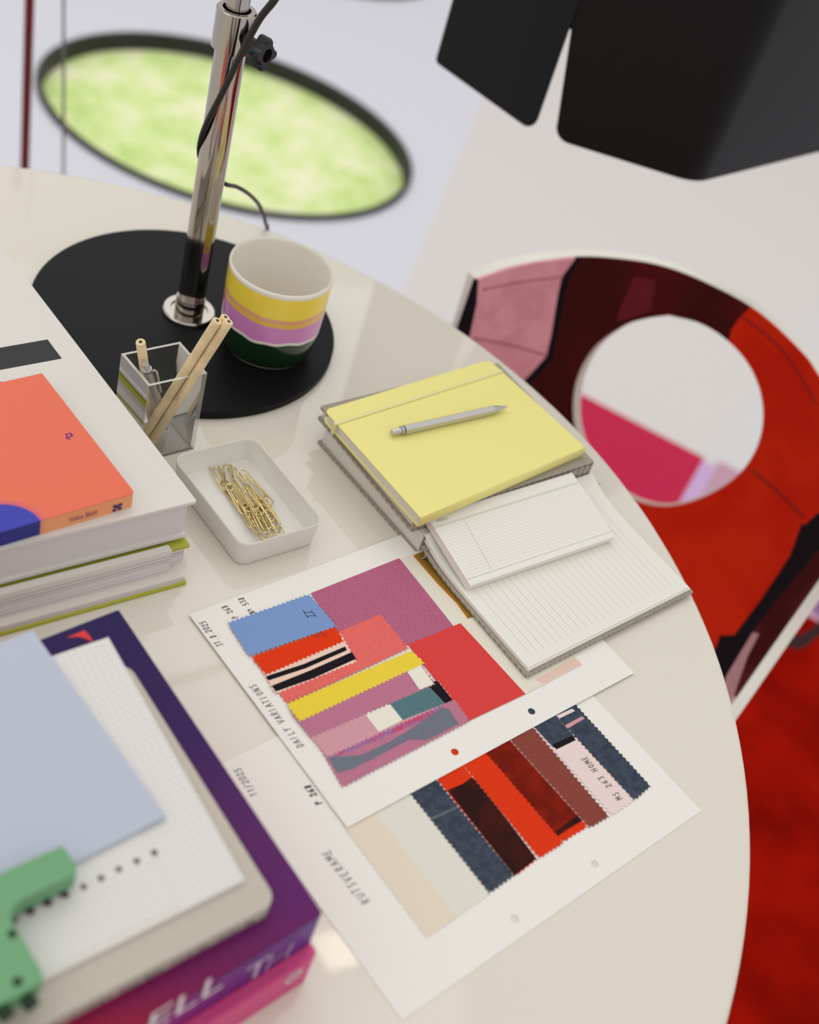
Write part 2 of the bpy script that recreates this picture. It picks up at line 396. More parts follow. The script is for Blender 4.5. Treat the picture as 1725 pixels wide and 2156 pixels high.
grass = bpy.data.materials.new('overexposed_grass'); grass.use_nodes = True; n = grass.node_tree; b = n.nodes['Principled BSDF']; b.inputs['Roughness'].default_value = .9
t = n.nodes.new('ShaderNodeTexCoord'); a1 = n.nodes.new('ShaderNodeTexNoise'); a1.inputs['Scale'].default_value = 9; a1.inputs['Detail'].default_value = 6; a1.inputs['Roughness'].default_value = .7
n.links.new(t.outputs['Object'], a1.inputs['Vector']); cr = n.nodes.new('ShaderNodeValToRGB'); n.links.new(a1.outputs[0], cr.inputs[0]); n.links.new(cr.outputs[0], b.inputs['Base Color'])
cr.color_ramp.elements[0].position = .34; cr.color_ramp.elements[0].color = lin((198, 228, 132)); cr.color_ramp.elements[1].position = .66; cr.color_ramp.elements[1].color = lin((250, 250, 214))  # bright daylight on the grass is put into these pale tones
e = cr.color_ramp.elements.new(.5); e.color = lin((228, 244, 172))
for i, c in enumerate((OC, OC2)):
    b_ = B(); inn = oval_loop(c, -.001); out_ = oval_loop(c, .013); low = oval_loop(c, -.001)
    nn = len(inn)
    b_.add([(x, y, .010) for x, y in inn]+[(x, y, .010) for x, y in out_]+[(x, y, -.034) for x, y in low]+[(x, y, 0.0005) for x, y in out_],
           [(i_, nn+i_, nn+(i_+1) % nn, (i_+1) % nn) for i_ in range(nn)]+[(i_, (i_+1) % nn, 2*nn+(i_+1) % nn, 2*nn+i_) for i_ in range(nn)]+[(nn+i_, 3*nn+i_, 3*nn+(i_+1) % nn, nn+(i_+1) % nn) for i_ in range(nn)], M['gasket'])
    w = b_.build('window_%d' % (i+1), smooth=True); tag(w, ['oval opening with a black rubber rim, grass showing in it', 'oval opening with a black rim at the top edge of the photo'][i], kind='structure')
lawn = mesh('lawn', [(-2.5, 1.2, -.035), (2.5, 1.2, -.035), (2.5, 7, -.035), (-2.5, 7, -.035)], [(0, 1, 2, 3)], grass)
tag(lawn, 'pale green grass seen through the oval openings', 'grass', kind='stuff')
wb = B(); wb.add([(-6, 9, 0), (7, 9, 0), (7, 9, 3.4), (-6, 9, 3.4), (-6, 9.1, 0), (7, 9.1, 0), (7, 9.1, 3.4), (-6, 9.1, 3.4)], [(0, 3, 2, 1), (4, 5, 6, 7), (0, 1, 5, 4), (3, 7, 6, 2), (0, 4, 7, 3), (1, 2, 6, 5)], mat('wall_paint', (222, 220, 220), .8))
tag(wb.build('wall_back'), 'white far wall', kind='structure')

# rug
redrug = mat('rug_red', (164, 22, 8), .95, spec=.0, c2=(134, 15, 7), vscale=6, var=.04, bump=.5, bscale=250)
rugm = {'red': redrug, 'magenta': mat('rug_magenta', (196, 44, 80), .95, spec=.1, bump=.4), 'lilac': mat('rug_lilac', (205, 170, 215), .95), 'pink': mat('rug_pink', (196, 154, 172), .95), 'purple': mat('rug_purple', (140, 104, 150), .95), 'dark': mat('rug_dark', (42, 12, 14), .95)}
rug = thing('rug', 'large red and magenta colour-block rug under the chair', 'rug', (.6, 1.2, 0))
rb = B()
ra, rb1 = PF(1230, 840), PF(1480, 970); dx = (rb1-ra).normalized(); dy = Vector((dx.y, -dx.x, 0))   # dy toward the camera
def rr(x0, x1, y0, y1, m, z=.008):
    q = [ra+dx*x0+dy*y0, ra+dx*x1+dy*y0, ra+dx*x1+dy*y1, ra+dx*x0+dy*y1]
    rb.prism([xy(p) for p in q], -T, -T+z, m)
Lx = (rb1-ra).length
rr(-.7, Lx, 0, .30, rugm['magenta']); rr(Lx, Lx+.03, .01, .30, rugm['lilac']); rr(Lx+.03, Lx+.55, -.015, .30, rugm['pink'])
rr(-.7, Lx+1.6, .30, 2.6, rugm['red'])
rb.build('pile', rug)
rb = B()
pu = [PF(1705, 1290), PF(1725, 1262), PF(1800, 1230), PF(1800, 1345), PF(1725, 1310)]
rb.prism([xy(p) for p in pu], -T+.008, -T+.0086, rugm['purple'])
dk = spline([PF(1655, 1355), PF(1672, 1362), PF(1700, 1350), PF(1725, 1330), PF(1790, 1300)], 5)
q = [xy(p+Vector((0, -.014, 0))) for p in dk]+[xy(p+Vector((0, .02, 0))) for p in reversed(dk)]
rb.prism(q, -T+.008, -T+.0088, rugm['dark'])
tag(rb.build('printed_pattern', rug), 'purple and black pattern on the red rug')

# ================================================================== TABLE
TC, TR = Vector((-.2840, .5735)), .6067
tb = thing('round_table', 'round glossy white table covered with papers and books', 'table', (TC.x, TC.y, 0))
lathe('table_top', [(0, -.02), (TR-.012, -.02), (TR-.004, -.017), (TR, -.010), (TR, -.004), (TR-.0015, -.001), (TR-.004, 0), (TR-.005, 0), (TR-.008, 0), (.3, 0), (0, 0)], (TC.x, TC.y, T), M['table'], tb, n=180, ang=50)
lathe('pedestal', [(.30, 0), (.30, .008), (.26, .02), (.10, .06), (.055, .15), (.045, .35), (.055, .6), (.12, .69), (.2, .70998)], (TC.x, TC.y, 0.001), M['shell'], tb, n=64)

# square ceiling lamp above the table (its reflection lies beside the front stack)
cps = []
for u, v in ((691, 2048), (772, 2024), (734, 1950), (653, 1974)):
    h_ = P(u, v, 0); d = (h_-CAM); d.z = -d.z; cps.append(h_+d*((2.9-T)/d.z))
me_ = bpy.data.materials.new('lamp_glow'); me_.use_nodes = True; b = me_.node_tree.nodes['Principled BSDF']; b.inputs['Emission Color'].default_value = (1, .90, .72, 1); b.inputs['Emission Strength'].default_value = 10
b_ = B(); b_.add([Vector(p) for p in cps]+[p+Vector((0, 0, .04)) for p in cps], [(0, 1, 2, 3)], me_); b_.add([Vector(p) for p in cps]+[p+Vector((0, 0, .04)) for p in cps], [(7, 6, 5, 4), (0, 4, 5, 1), (1, 5, 6, 2), (2, 6, 7, 3), (3, 7, 4, 0)], M['shell'])
tag(b_.build('ceiling_light'), 'warm flat ceiling light reflected in the table top', 'ceiling light')

# ================================================================== CHAIR
cc = Vector((.2, 1.08, T-.0)); RA, DD = .275, .37
def body(p):
    q = p-cc; rho = math.hypot(q.x/RA, q.y/RA); z = q.z
    zz = abs(z/DD)**3 if z < 0 else 0
    return rho**2.2+zz-1
def hit(u, v, off=0):
    d = ray(u, v).normalized(); best = None; t = .6
    # find last exit: march backwards from far
    t = 2.4
    while t > .5:
        if body(CAM+d*t) < 0: break
        t -= .01
    if t <= .5: return None
    a, b2 = t, t+.01
    for _ in range(24):
        m_ = (a+b2)/2
        if body(CAM+d*m_) < 0: a = m_
        else: b2 = m_
    return CAM+d*a
def grad(p):
    e = 1e-4; g = Vector((body(p+Vector((e, 0, 0)))-body(p-Vector((e, 0, 0))), body(p+Vector((0, e, 0)))-body(p-Vector((0, e, 0))), body(p+Vector((0, 0, e)))-body(p-Vector((0, 0, e)))))
    return g.normalized()
def resamp(poly, step, close=True):
    out = []; n = len(poly)
    for i in range(n if close else n-1):
        a, b2 = Vector(poly[i]), Vector(poly[(i+1) % n]); k = max(1, int((b2-a).length/step))
        out += [a+(b2-a)*j/k for j in range(k)]
    if not close: out.append(Vector(poly[-1]))
    return out
def sm(pts, n=5): return [(p.x, p.y) for p in spline([Vector((a, b2, 0)) for a, b2 in pts], n)]
outline = sm([(997, 588), (1080, 560), (1200, 541), (1300, 544), (1400, 561), (1500, 601), (1600, 658), (1690, 742), (1725, 790), (1790, 880), (1825, 990), (1810, 1095), (1725, 1220)]) \
    + [(1640, 1341), (1564, 1450), (1508, 1528), (1465, 1590)] + sm([(1465, 1590), (1340, 1575), (1180, 1400), (1040, 1150), (960, 900), (950, 760), (962, 690)])[1:]
hole = sm([(1410, 661), (1480, 680), (1540, 720), (1585, 775), (1608, 840), (1608, 905), (1585, 965), (1540, 1015), (1470, 1052), (1400, 1066), (1330, 1050), (1270, 1010), (1228, 950), (1207, 880), (1213, 800), (1250, 730), (1310, 685), (1360, 668), (1410, 661)])[:-1]
reg = [  # (polygon, material) painted in order
 ([(900, 500), (1003, 585), (1003, 592), (1001, 634), (986, 703), (940, 800), (900, 800)], 'black'),
 ([(1003, 560), (1212, 520), (1210, 541), (1182, 579), (1173, 617), (1159, 703), (1149, 747), (1126, 773), (1104, 796), (1000, 900), (900, 900), (986, 703), (1001, 634), (1003, 592)], 'pink'),
 ([(1212, 520), (1228, 520), (1220, 545), (1196, 584), (1184, 640), (1171, 710), (1162, 754), (1135, 785), (1115, 806), (1010, 910), (1000, 900), (1104, 796), (1126, 773), (1149, 747), (1159, 703), (1173, 617), (1182, 579), (1210, 541)], 'black'),
 ([(1228, 520), (1640, 600), (1581, 646), (1556, 672), (1542, 693), (1536, 722), (1500, 900), (1250, 970), (1180, 1040), (1010, 910), (1115, 806), (1135, 785), (1162, 754), (1171, 710), (1184, 640), (1196, 584), (1220, 545)], 'maroon'),
 ([(1335, 580), (1380, 586), (1372, 650), (1340, 662), (1296, 676), (1308, 640), (1322, 610)], 'streak'),
 ([(1900, 1000), (1725, 1083), (1700, 1106), (1693, 1103), (1669, 1170), (1646, 1206), (1604, 1268), (1549, 1341), (1519, 1341), (1512, 1363), (1400, 1560), (1490, 1560), (1533, 1428), (1589, 1335), (1639, 1268), (1725, 1165), (1900, 1100)], 'black'),
 ([(1490, 1590), (1533, 1428), (1589, 1335), (1603, 1338), (1578, 1387), (1556, 1450), (1510, 1600)], 'rose'),
 ([(1900, 1100), (1725, 1165), (1639, 1268), (1589, 1335), (1603, 1338), (1578, 1387), (1556, 1450), (1510, 1600), (1700, 1500), (1950, 1200)], 'maroon2')]
fab = {'red': fabric('chair_red', (208, 40, 12), (216, 50, 20), .6, 900, blot=12, bc=(200, 34, 10)), 'black': fabric('chair_black', (24, 20, 24), (34, 30, 34)), 'pink': fabric('chair_pink', (236, 170, 180), (240, 184, 190), .6, 900, blot=18, bc=(226, 156, 168)),
       'maroon': fabric('chair_maroon', (62, 20, 17), (74, 22, 20), .6, 900, blot=8, bc=(84, 22, 20)), 'streak': fabric('chair_streak', (104, 32, 38), (116, 40, 46), .6, 900), 'rose': fabric('chair_rose', (190, 146, 150), (200, 160, 160)), 'maroon2': fabric('chair_dark_maroon', (66, 20, 20), (80, 26, 26), .5, 900, blot=16, bc=(90, 34, 36))}
fkeys = list(fab)
hole_s = [(x+(17*max(0, (1410-x)/200)), y-6*max(0, (y-860)/200)) for x, y in hole]
out_s = [(x+max(0, (1060-x)*.10) if y < 760 else x, y) for x, y in outline]
def surf_patch(step, regions, outl, hole=hole):
    vs = []; es = []
    def loop(pl, close=True):
        k = len(vs); r_ = resamp(pl, step, close); vs.extend(r_); n_ = len(r_)
        es.extend((k+i, k+(i+1) % n_) for i in range(n_ if close else n_-1))
    loop(outl); loop(hole)
    for pl, _ in regions: loop(pl)
    x = 940
    while x < 1840:
        y = 540
        while y < 1600:
            if inpoly(x, y, outl) and not inpoly(x, y, hole): vs.append(Vector((x+random.uniform(-1, 1), y+random.uniform(-1, 1))))
            y += step
        x += step
    r = delaunay_2d_cdt(vs, es, [], 0, 1e-4)
    V = r[0]; F_ = []; mi = []
    for f in r[2]:
        cx, cy = sum(V[i].x for i in f)/3, sum(V[i].y for i in f)/3
        if not inpoly(cx, cy, outl) or inpoly(cx, cy, hole): continue
        k = 0
        for pl, key in regions:
            if inpoly(cx, cy, pl): k = fkeys.index(key)
        F_.append(tuple(f)); mi.append(k)
    used = sorted({i for f in F_ for i in f}); mp = {i: j for j, i in enumerate(used)}
    return [V[i] for i in used], [tuple(mp[i] for i in f) for f in F_], mi
def thick(name, V2, F_, mi, o0, o1, mats, parent, sidemat=None):
    ps = []; ok = {}
    for v in V2:
        h = hit(v.x, v.y)
        ps.append(h)
    bad = [i for i, p in enumerate(ps) if p is None]
    F2 = [(f, m_) for f, m_ in zip(F_, mi) if all(ps[i] is not None for i in f)]
    ps = [p if p is not None else Vector((0, 0, 0)) for p in ps]
    gs = [grad(p) for p in ps]; N = len(ps)
    vs = [p+g*o0 for p, g in zip(ps, gs)]+[p+g*o1 for p, g in zip(ps, gs)]
    fs = []; mm = []; cnt = {}
    for f, m_ in F2:
        fs.append(f); mm.append(m_); fs.append(tuple(N+i for i in reversed(f))); mm.append(m_)
        for a, b2 in ((f[0], f[1]), (f[1], f[2]), (f[2], f[0])): cnt[(a, b2)] = m_
    for (a, b2), m_ in cnt.items():
        if (b2, a) not in cnt: fs.append((b2, a, N+a, N+b2)); mm.append(sidemat if sidemat is not None else m_)
    me = mesh(name, vs, fs, mats, parent, mm, True)
    import bmesh
    bm = bmesh.new(); bm.from_mesh(me.data); bmesh.ops.delete(bm, geom=[v for v in bm.verts if not v.link_faces], context='VERTS')
    bmesh.ops.recalc_face_normals(bm, faces=bm.faces)
    for e_ in bm.edges:
        if len(e_.link_faces) == 2 and e_.calc_face_angle(0) > .7: e_.smooth = False
    bm.to_mesh(me.data); bm.free()
    return me
chair = thing('tub_chair', 'white shell chair with round hole in back, red, maroon and pink fabric', 'chair', (.2, 1.08, 0))
V2, F2, mi2 = surf_patch(16, [], out_s, hole_s); thick('shell', V2, F2, [0]*len(F2), .0005, .0150, [M['shell']], chair)
V2, F2, mi2 = surf_patch(13, reg, outline); thick('upholstery', V2, F2, mi2, -.0035, 0, [fab[k] for k in fkeys], chair)
def surfline(pts, r, m, name, lift=-.004):
    b_ = B(); q = [hit(*p) for p in sm(pts, 8)]; q = [p+grad(p)*lift for p in q if p is not None]; b_.tube(q, r, m, 6); return b_.build(name, chair, smooth=True)
seamm = mat('seam_thread', (120, 18, 12), .9); seamp = mat('seam_thread_pink', (176, 104, 118), .9)
surfline([(1585, 988), (1625, 1020), (1665, 1055), (1699, 1090)], .0012, seamm, 'seam')
surfline([(1568, 666), (1620, 705), (1670, 760), (1725, 850)], .001, seamm, 'seam')
surfline([(1012, 606), (1090, 590), (1184, 578)], .001, seamp, 'seam')
surfline([(992, 708), (1070, 722), (1150, 745)], .0012, seamp, 'seam')
for a in (40, 130, 220, 310):
    b_ = B(); s_, c2_ = math.sin(math.radians(a)), math.cos(math.radians(a))
    b_.tube([(.2+c2_*.12, 1.08+s_*.12, T-.368), (.2+c2_*.2, 1.08+s_*.2, .0095)], .009, M['shell'], 12); b_.build('leg', chair, smooth=True)

# ================================================================== DESK LAMP
PC = Vector((-.2679, .9684)); lamp = thing('desk_lamp', 'desk lamp with chrome pole, black round base and black folded shade', 'lamp', (PC.x, PC.y, T))
lathe('base_plate', [(0, 0), (.1450, 0), (.1463, .001), (.1463, .0078), (.1453, .009), (0, .009)], (PC.x, PC.y, T), M['black'], lamp, n=128, ang=20)
lathe('flange', [(.0255, .009), (.0255, .0125), (.0243, .0138), (.0180, .0138), (.0175, .012), (.014, .012), (.014, .026), (.0137, .0265), (.0137, .028), (0, .028)], (-.2667, .9705, T), M['chrome'], lamp)
PX, PYY = -.2680, .9760
lathe('pole', [(.0131, .0265), (.0131, .2800), (0, .2800)], (PX, PYY, T), M['chrome'], lamp, n=64)
lathe('inner_pole', [(.0098, .28), (.0098, .62), (0, .62)], (PX, PYY, T), M['chrome'], lamp, n=64)
lathe('collar', [(.0133, .276), (.0166, .276), (.0166, .3085), (.0158, .3095), (.0118, .3095), (.0112, .306), (.0112, .29), (.0100, .29)], (PX, PYY, T), M['chrome'], lamp, n=64)
# knob: stem and four-lobed head
ka = PY(528, 78, PYY); kd = (CX*.93-CY*.28-Fw*.55); kd.z = 0; kd.normalize()
ka = Vector((PX, PYY, T+.286))+kd*.016
b_ = B(); b_.tube([ka, ka+kd*.016], .0075, M['black_plastic'], 20)
s1_ = Vector((0, 0, 1)); s2_ = kd.cross(s1_)
def lobes(rad, amp, n_=60): return [(rad+amp*max(-.3, math.cos(4*t+.6)))*Vector((math.cos(t), math.sin(t))) for t in [2*math.pi*i/n_ for i in range(n_)]]
L1 = lobes(.0105, .0035); vs = []
for o, k in ((.010, .93), (.0115, 1), (.020, 1), (.0215, .93)): vs += [ka+kd*o+s1_*(p.x*k)+s2_*(p.y*k) for p in L1]
inn = [Vector((math.cos(t), math.sin(t)))*.0058 for t in [2*math.pi*i/60 for i in range(60)]]
for o in (.0215, .014): vs += [ka+kd*o+s1_*p.x+s2_*p.y for p in inn]
fs = [(r_*60+i, r_*60+(i+1) % 60, (r_+1)*60+(i+1) % 60, (r_+1)*60+i) for r_ in range(5) for i in range(60)]+[tuple(range(59, -1, -1)), tuple(300+i for i in range(60))]
b_.add(vs, fs, M['black_plastic']); b_.build('knob', lamp, smooth=True, ang=35)
# cord
front = [PY(u, v, y) for u, v, y in ((600, -40, .93), (578, 0, .935), (548, 38, .94), (522, 85, .945), (495, 140, .95), (466, 200, .953), (440, 250, .957), (424, 290, .965), (420, 325, .98), (432, 352, .998), (455, 372, 1.005), (476, 388, 1.012))]
cor = front + [PY(500, 394, 1.045), PY(527, 411, 1.085), PY(549, 437, 1.13)]
cor += [PY(560, 472, 1.176), Vector((-.2535, 1.188, T-.006)), Vector((-.252, 1.190, T-.05)), Vector((-.25, 1.2, T-.3)), Vector((-.25, 1.22, .01))]
q = spline(cor, 6); b_ = B(); nq = len(q)
b_.tube(q, [.0032-.0012*min(1, i/(12*6)) for i in range(nq)], M['cord'], 10); b_.build('cord', lamp, smooth=True)
# folded shade
ZS = .13
shp = [P(u, v, ZS) for u, v in ((918, 130), (1105, 268), (1180, 283), (1462, 384), (1725, 318))]
dC = (shp[4]-shp[3]).normalized()
ptsS = [xy(shp[0]), xy(shp[1]), xy(shp[2]), xy(shp[3]), xy(shp[3]+dC*.30), (shp[3].x+.02, shp[3].y+.42), (shp[0].x+.03, shp[0].y+.16)]
# join slit fold: A/B meet at the fold, opening widens to the bottom
fold = ((shp[1]+shp[2])/2); fx = xy(fold+Vector((.0, .0, 0)))
zt = .44
def panel(p0, p1, cut0, cut1, rad0, rad1, n_seg=8):
    """vertical panel from p0 to p1; cutN = how far the side retreats at the bottom, radN = bottom corner radius"""
    a, b2 = Vector((p0[0], p0[1], 0)), Vector((p1[0], p1[1], 0)); L = (b2-a).length; d = (b2-a)/L
    hs = .122
    prof = []
    if cut0 or rad0:
        r_ = rad0; x0 = cut0
        prof += [(x0+r_-r_*math.cos(t), r_-r_*math.sin(t)) for t in [math.pi/2*i/6 for i in range(7)]] if r_ else [(x0, 0)]
    else: prof.append((0, 0))
    if cut1 or rad1:
        r_ = rad1; x1 = L-cut1
        prof += [(x1-r_+r_*math.sin(t), r_-r_*math.cos(t)) for t in [math.pi/2*i/6 for i in range(7)]]
    else: prof.append((L, 0))
    out = prof + ([(L-.001, hs)] if cut1 else []) + [(L, hs), (L, zt-ZS), (0, zt-ZS), (0, hs)] + ([(.001, hs)] if cut0 else [])
    return [a+d*x+Vector((0, 0, T+ZS+z)) for x, z in out], out
b_ = B()
fpt = P(1126, 279, ZS); fpt = Vector((fpt.x, fpt.y, 0))
seq = [(xy(shp[0]), xy(fpt), 0, .0175, .006, .011), (xy(fpt), None, .0065, 0, .012, 0)]
def addpanel(pts, nrm, th=.0015):
    k = len(pts); nrm = nrm*th; b_.add(list(pts)+[p+nrm for p in pts], [tuple(range(k)), tuple(range(2*k-1, k-1, -1))]+[(i, k+i, k+(i+1) % k, (i+1) % k) for i in range(k)], M['shade'])
# rounded bend between B and C
d1 = (Vector(xy(shp[3]))-Vector(xy(fpt))); L1_ = d1.length; d1.normalize(); d2 = Vector((dC.x, dC.y))
bc = rpoly([xy(fpt), xy(shp[3]), tuple(Vector(xy(shp[3]))+d2*.42)], 0, which=[0, .05, 0], seg=10)
pts, _ = panel(xy(shp[0]), xy(fpt), .0002, .0014, .006, .017)
pA = Vector((fpt.x-shp[0].x, fpt.y-shp[0].y, 0)).normalized(); addpanel(pts, Vector((pA.y, -pA.x, 0)))
pts, _ = panel(xy(fpt), bc[1], .0205, 0, .020, 0)
pB = Vector((d1.x, d1.y, 0)); addpanel(pts, Vector((pB.y, -pB.x, 0)))
last = (xy(shp[0]))
chain = bc[1:]
for a, b2 in zip(chain, chain[1:]):
    pts, _ = panel(a, b2, 0, 0, 0, 0); dd_ = Vector((b2[0]-a[0], b2[1]-a[1], 0)).normalized(); addpanel(pts, Vector((dd_.y, -dd_.x, 0)))
topp = [ptsS[0], xy(fpt)]+chain[:-1]
b_.build('lamp_shade', lamp, smooth=True, ang=25)
scx = sum(x for x, y in topp)/len(topp); scy = sum(y for x, y in topp)/len(topp)
b_ = B(); b_.tube([(PX, PYY, T+.61), (scx, scy, T+.61), (scx, scy, T+zt-.02), (fpt.x+.02, fpt.y+.002, T+zt-.02)], .008, M['chrome'], 16); b_.build('arm', lamp, smooth=True)

# ================================================================== MUG
mc = (-.1849, .9622, T+.009); mug = thing('mug', 'striped mug in yellow, lilac and dark green on the black lamp base', 'mug', mc)
ms = [M['ceramic'], mat('glaze_yellow', (250, 222, 76), .2, coat=.3), mat('glaze_peach', (234, 170, 134), .2, coat=.3), mat('glaze_gold', (238, 192, 78), .2, coat=.3), mat('glaze_lilac', (216, 138, 202), .2, coat=.3), mat('glaze_green', (20, 46, 26), .16, coat=.4)]
hh = .091; prof = [(0, .001, 0), (.030, .001, 0), (.032, 0, 0), (.0365, 0, 0), (.0388, .0012, 0), (.0412, .0042, 5), (.0440, .010, 5), (.0462, .020, 5), (.0472, .0345, 0), (.0473, .0375, 4), (.0480, .0560, 3), (.0481, .0605, 2), (.0482, .0650, 1), (.0486, .0868, 0), (.0486, .0872, 0), (.0487, .0885, 0), (.0482, hh, 0), (.0470, hh+.0006, 0), (.0460, hh-.0004, 0), (.0455, hh-.003, 0), (.0445, .03, 0), (.041, .012, 0), (.034, .006, 0), (0, .005, 0)]
o = lathe('cup', prof, mc, ms, mug, n=96, ang=60)
# painterly wobble between the lilac and green bands
for v in o.data.vertices:
    th = math.atan2(v.co.y, v.co.x)
    if .034 < v.co.z < .038: v.co.z += .0009*math.sin(5*th)+.0006*math.sin(13*th+1)
    elif .055 < v.co.z < .0655: v.co.z += .0009*math.sin(3*th+2)+.0003*math.sin(9*th)

# ================================================================== PEN HOLDER AND PENS
BH = .0842
bq = [(-.2655, .7836), (-.2300, .8249), (-.1955, .7968), (-.2306, .7562)]
ph = thing('pen_holder', 'clear square acrylic pen holder holding wooden pencils', 'pen holder', (-.2305, .7904, T))
TH = .0024; iq = inset(bq, [TH]*4)
for i in range(4):
    j = (i+1) % 4; b_ = B()
    vs = []
    for z in (0, BH): vs += [(bq[i][0], bq[i][1], T+z), (bq[j][0], bq[j][1], T+z), (iq[j][0], iq[j][1], T+z), (iq[i][0], iq[i][1], T+z)]
    b_.add(vs, [(0, 1, 5, 4), (2, 3, 7, 6)], M['acrylic']); b_.add(vs, [(4, 5, 6, 7)], M['acrylic_edge']); b_.add(vs, [(1, 2, 6, 5), (0, 4, 7, 3)], M['acrylic_side']); b_.add(vs, [(3, 2, 1, 0)], M['acrylic_side'])
    b_.build('side_panel', ph)
b_ = B(); b_.prism(iq, .0002, .0024, M['acrylic'], M['acrylic_side']); b_.build('base_panel', ph)
def pencil(name, label, b0, b1, r, group, hexa=False):
    """round wooden pencil from b0 to b1 (b1 = upper tip)"""
    t = thing(name, label, 'pencil', b0, group); d = (b1-b0).normalized()
    q = B(); q.tube([b0, b1-d*.0006, b1], [r, r, r*.93], M['wood'], 24); q.build('barrel', t, smooth=True)
    q = B(); q.tube([b1-d*.001, b1+d*.0004], r*.34, M['core'], 12); q.build('core', t)
    return t
def solve_tip(b0, uv1, L):     # point on the ray through uv1 at distance L from b0 (upper solution)
    d = ray(*uv1).normalized(); w = CAM-b0; bq_ = w.dot(d); c = w.dot(w)-L*L; disc = bq_*bq_-c
    if disc < 0: disc = 0
    return CAM+d*(-bq_+math.sqrt(disc)), CAM+d*(-bq_-math.sqrt(disc))
pr = .0039
def pen_line(b0, tip): return [b0, tip]
bA = P(302, 920, .0075); tA = solve_tip(bA, (458, 675), .142)
tA = min(tA, key=lambda p: abs(p.z-(T+.125)))
pencil('pencil', 'plain wooden pencil, left one of the pair leaning right in the acrylic holder', bA, tA, pr, 'wooden pencils in the holder')
off = P(481, 679, tA.z-T)-P(458, 675, tA.z-T)
bB = bA+(P(323, 928, .0075)-P(302, 920, .0075)).normalized()*.0086; 
pencil('pencil', 'plain wooden pencil, right one of the pair leaning right in the acrylic holder', bB, tA+off.normalized()*.0088+Vector((0, 0, .001)), pr, 'wooden pencils in the holder')
offC = (off.normalized()*.0042+Vector((0, .0068, 0)))
pencil('pencil', 'wooden pencil mostly hidden behind the leaning pair in the acrylic holder', bA+offC, tA+offC, pr, 'wooden pencils in the holder')
bL = P(322, 893, .0065); tL = solve_tip(bL, (296, 720), .112); tL = min(tL, key=lambda p: abs(p.z-(T+.11)))
pencil('pencil', 'wooden pencil standing alone at the left with dark core showing', bL, tL, pr, 'wooden pencils in the holder')
def mech(name, label, b0, b1, r, cat='pen', clip=True, sides=20):
    t = thing(name, label, cat, b0); d = (b1-b0).normalized(); L = (b1-b0).length
    q = B(); q.tube([b0+d*L*.13, b0+d*L*.9], r, M['silver'], sides); q.build('barrel', t, smooth=sides > 8)
    q = B(); q.tube([b0, b0+d*L*.03, b0+d*L*.13], [r*.12, r*.3, r*.96], M['silver'], 20); q.build('tip', t, smooth=True)
    q = B(); q.tube([b0+d*L*.9, b0+d*L*.912], r*.98, M['silver_dark'], 20); q.tube([b0+d*L*.912, b0+d*L*.925], r, M['silver'], 20); q.build('ring', t, smooth=True)
    q = B(); q.tube([b0+d*L*.925, b0+d*L*.995, b1], [r*.68, r*.68, r*.58], M['silver'], 20); q.build('push_button', t, smooth=True)
    if clip:
        s = (CX*.9-CY*.1); s = (s-d*s.dot(d)).normalized(); q = B(); q.tube([b0+d*L*.9+s*r, b0+d*L*.91+s*r*1.5, b0+d*L*.89+s*r*1.8, b0+d*L*.6+s*r*1.35], .0011, M['silver'], 10); q.build('clip', t, smooth=True)
    return t
bM = P(352, 905, .0055); tM = solve_tip(bM, (306, 765), .098); tM = min(tM, key=lambda p: abs(p.z-(T+.09)))
mech('mechanical_pencil', 'silver mechanical pencil with clip inside the acrylic holder', bM, tM, .0040, 'pencil')

# ================================================================== TRAY WITH CLIPS
TZ = .0271
tq = rect((-.0615, .7375), 230.5, .0790, 139.8, .1135)   # BR corner; short side, long side
tq = [(-.0612, .7350), (-.1145, .6760), (-.2020, .7495), (-.1486, .8090)]
tray = thing('tray', 'shallow white rectangular tray with brass paper clips in it', 'tray', (-.132, .743, T))
def loop3(poly, z): return [Vector((x, y, T+z)) for x, y in poly]
def rl(q, ins, r): return rpoly(inset(q, [ins]*4), r, 8)
rings = [(rl(tq, .006, .008), 0), (rl(tq, .0035, .009), .0008), (rl(tq, .0025, .0095), .004), (rl(tq, .0003, .0110), TZ-.0015), (rl(tq, .0005, .0108), TZ-.0004), (rl(tq, .0010, .0104), TZ), (rl(tq, .0016, .0100), TZ-.0004), (rl(tq, .0018, .0098), TZ-.0015), (rl(tq, .0035, .0080), .0050), (rl(tq, .0055, .0070), .0035), (rl(tq, .010, .005), .003)]
vs = []; fs = []; nn = len(rings[0][0])
for pl, z in rings: vs += loop3(pl, z)
for i in range(len(rings)-1): fs += [(i*nn+k, i*nn+(k+1) % nn, (i+1)*nn+(k+1) % nn, (i+1)*nn+k) for k in range(nn)]
fs += [tuple(range(nn-1, -1, -1)), tuple((len(rings)-1)*nn+k for k in range(nn))]
import bmesh
o = mesh('body', vs, fs, M['tray'], tray, None, True)
bm = bmesh.new(); bm.from_mesh(o.data); bmesh.ops.recalc_face_normals(bm, faces=bm.faces); bm.to_mesh(o.data); bm.free(); edge_smooth(o, 50)
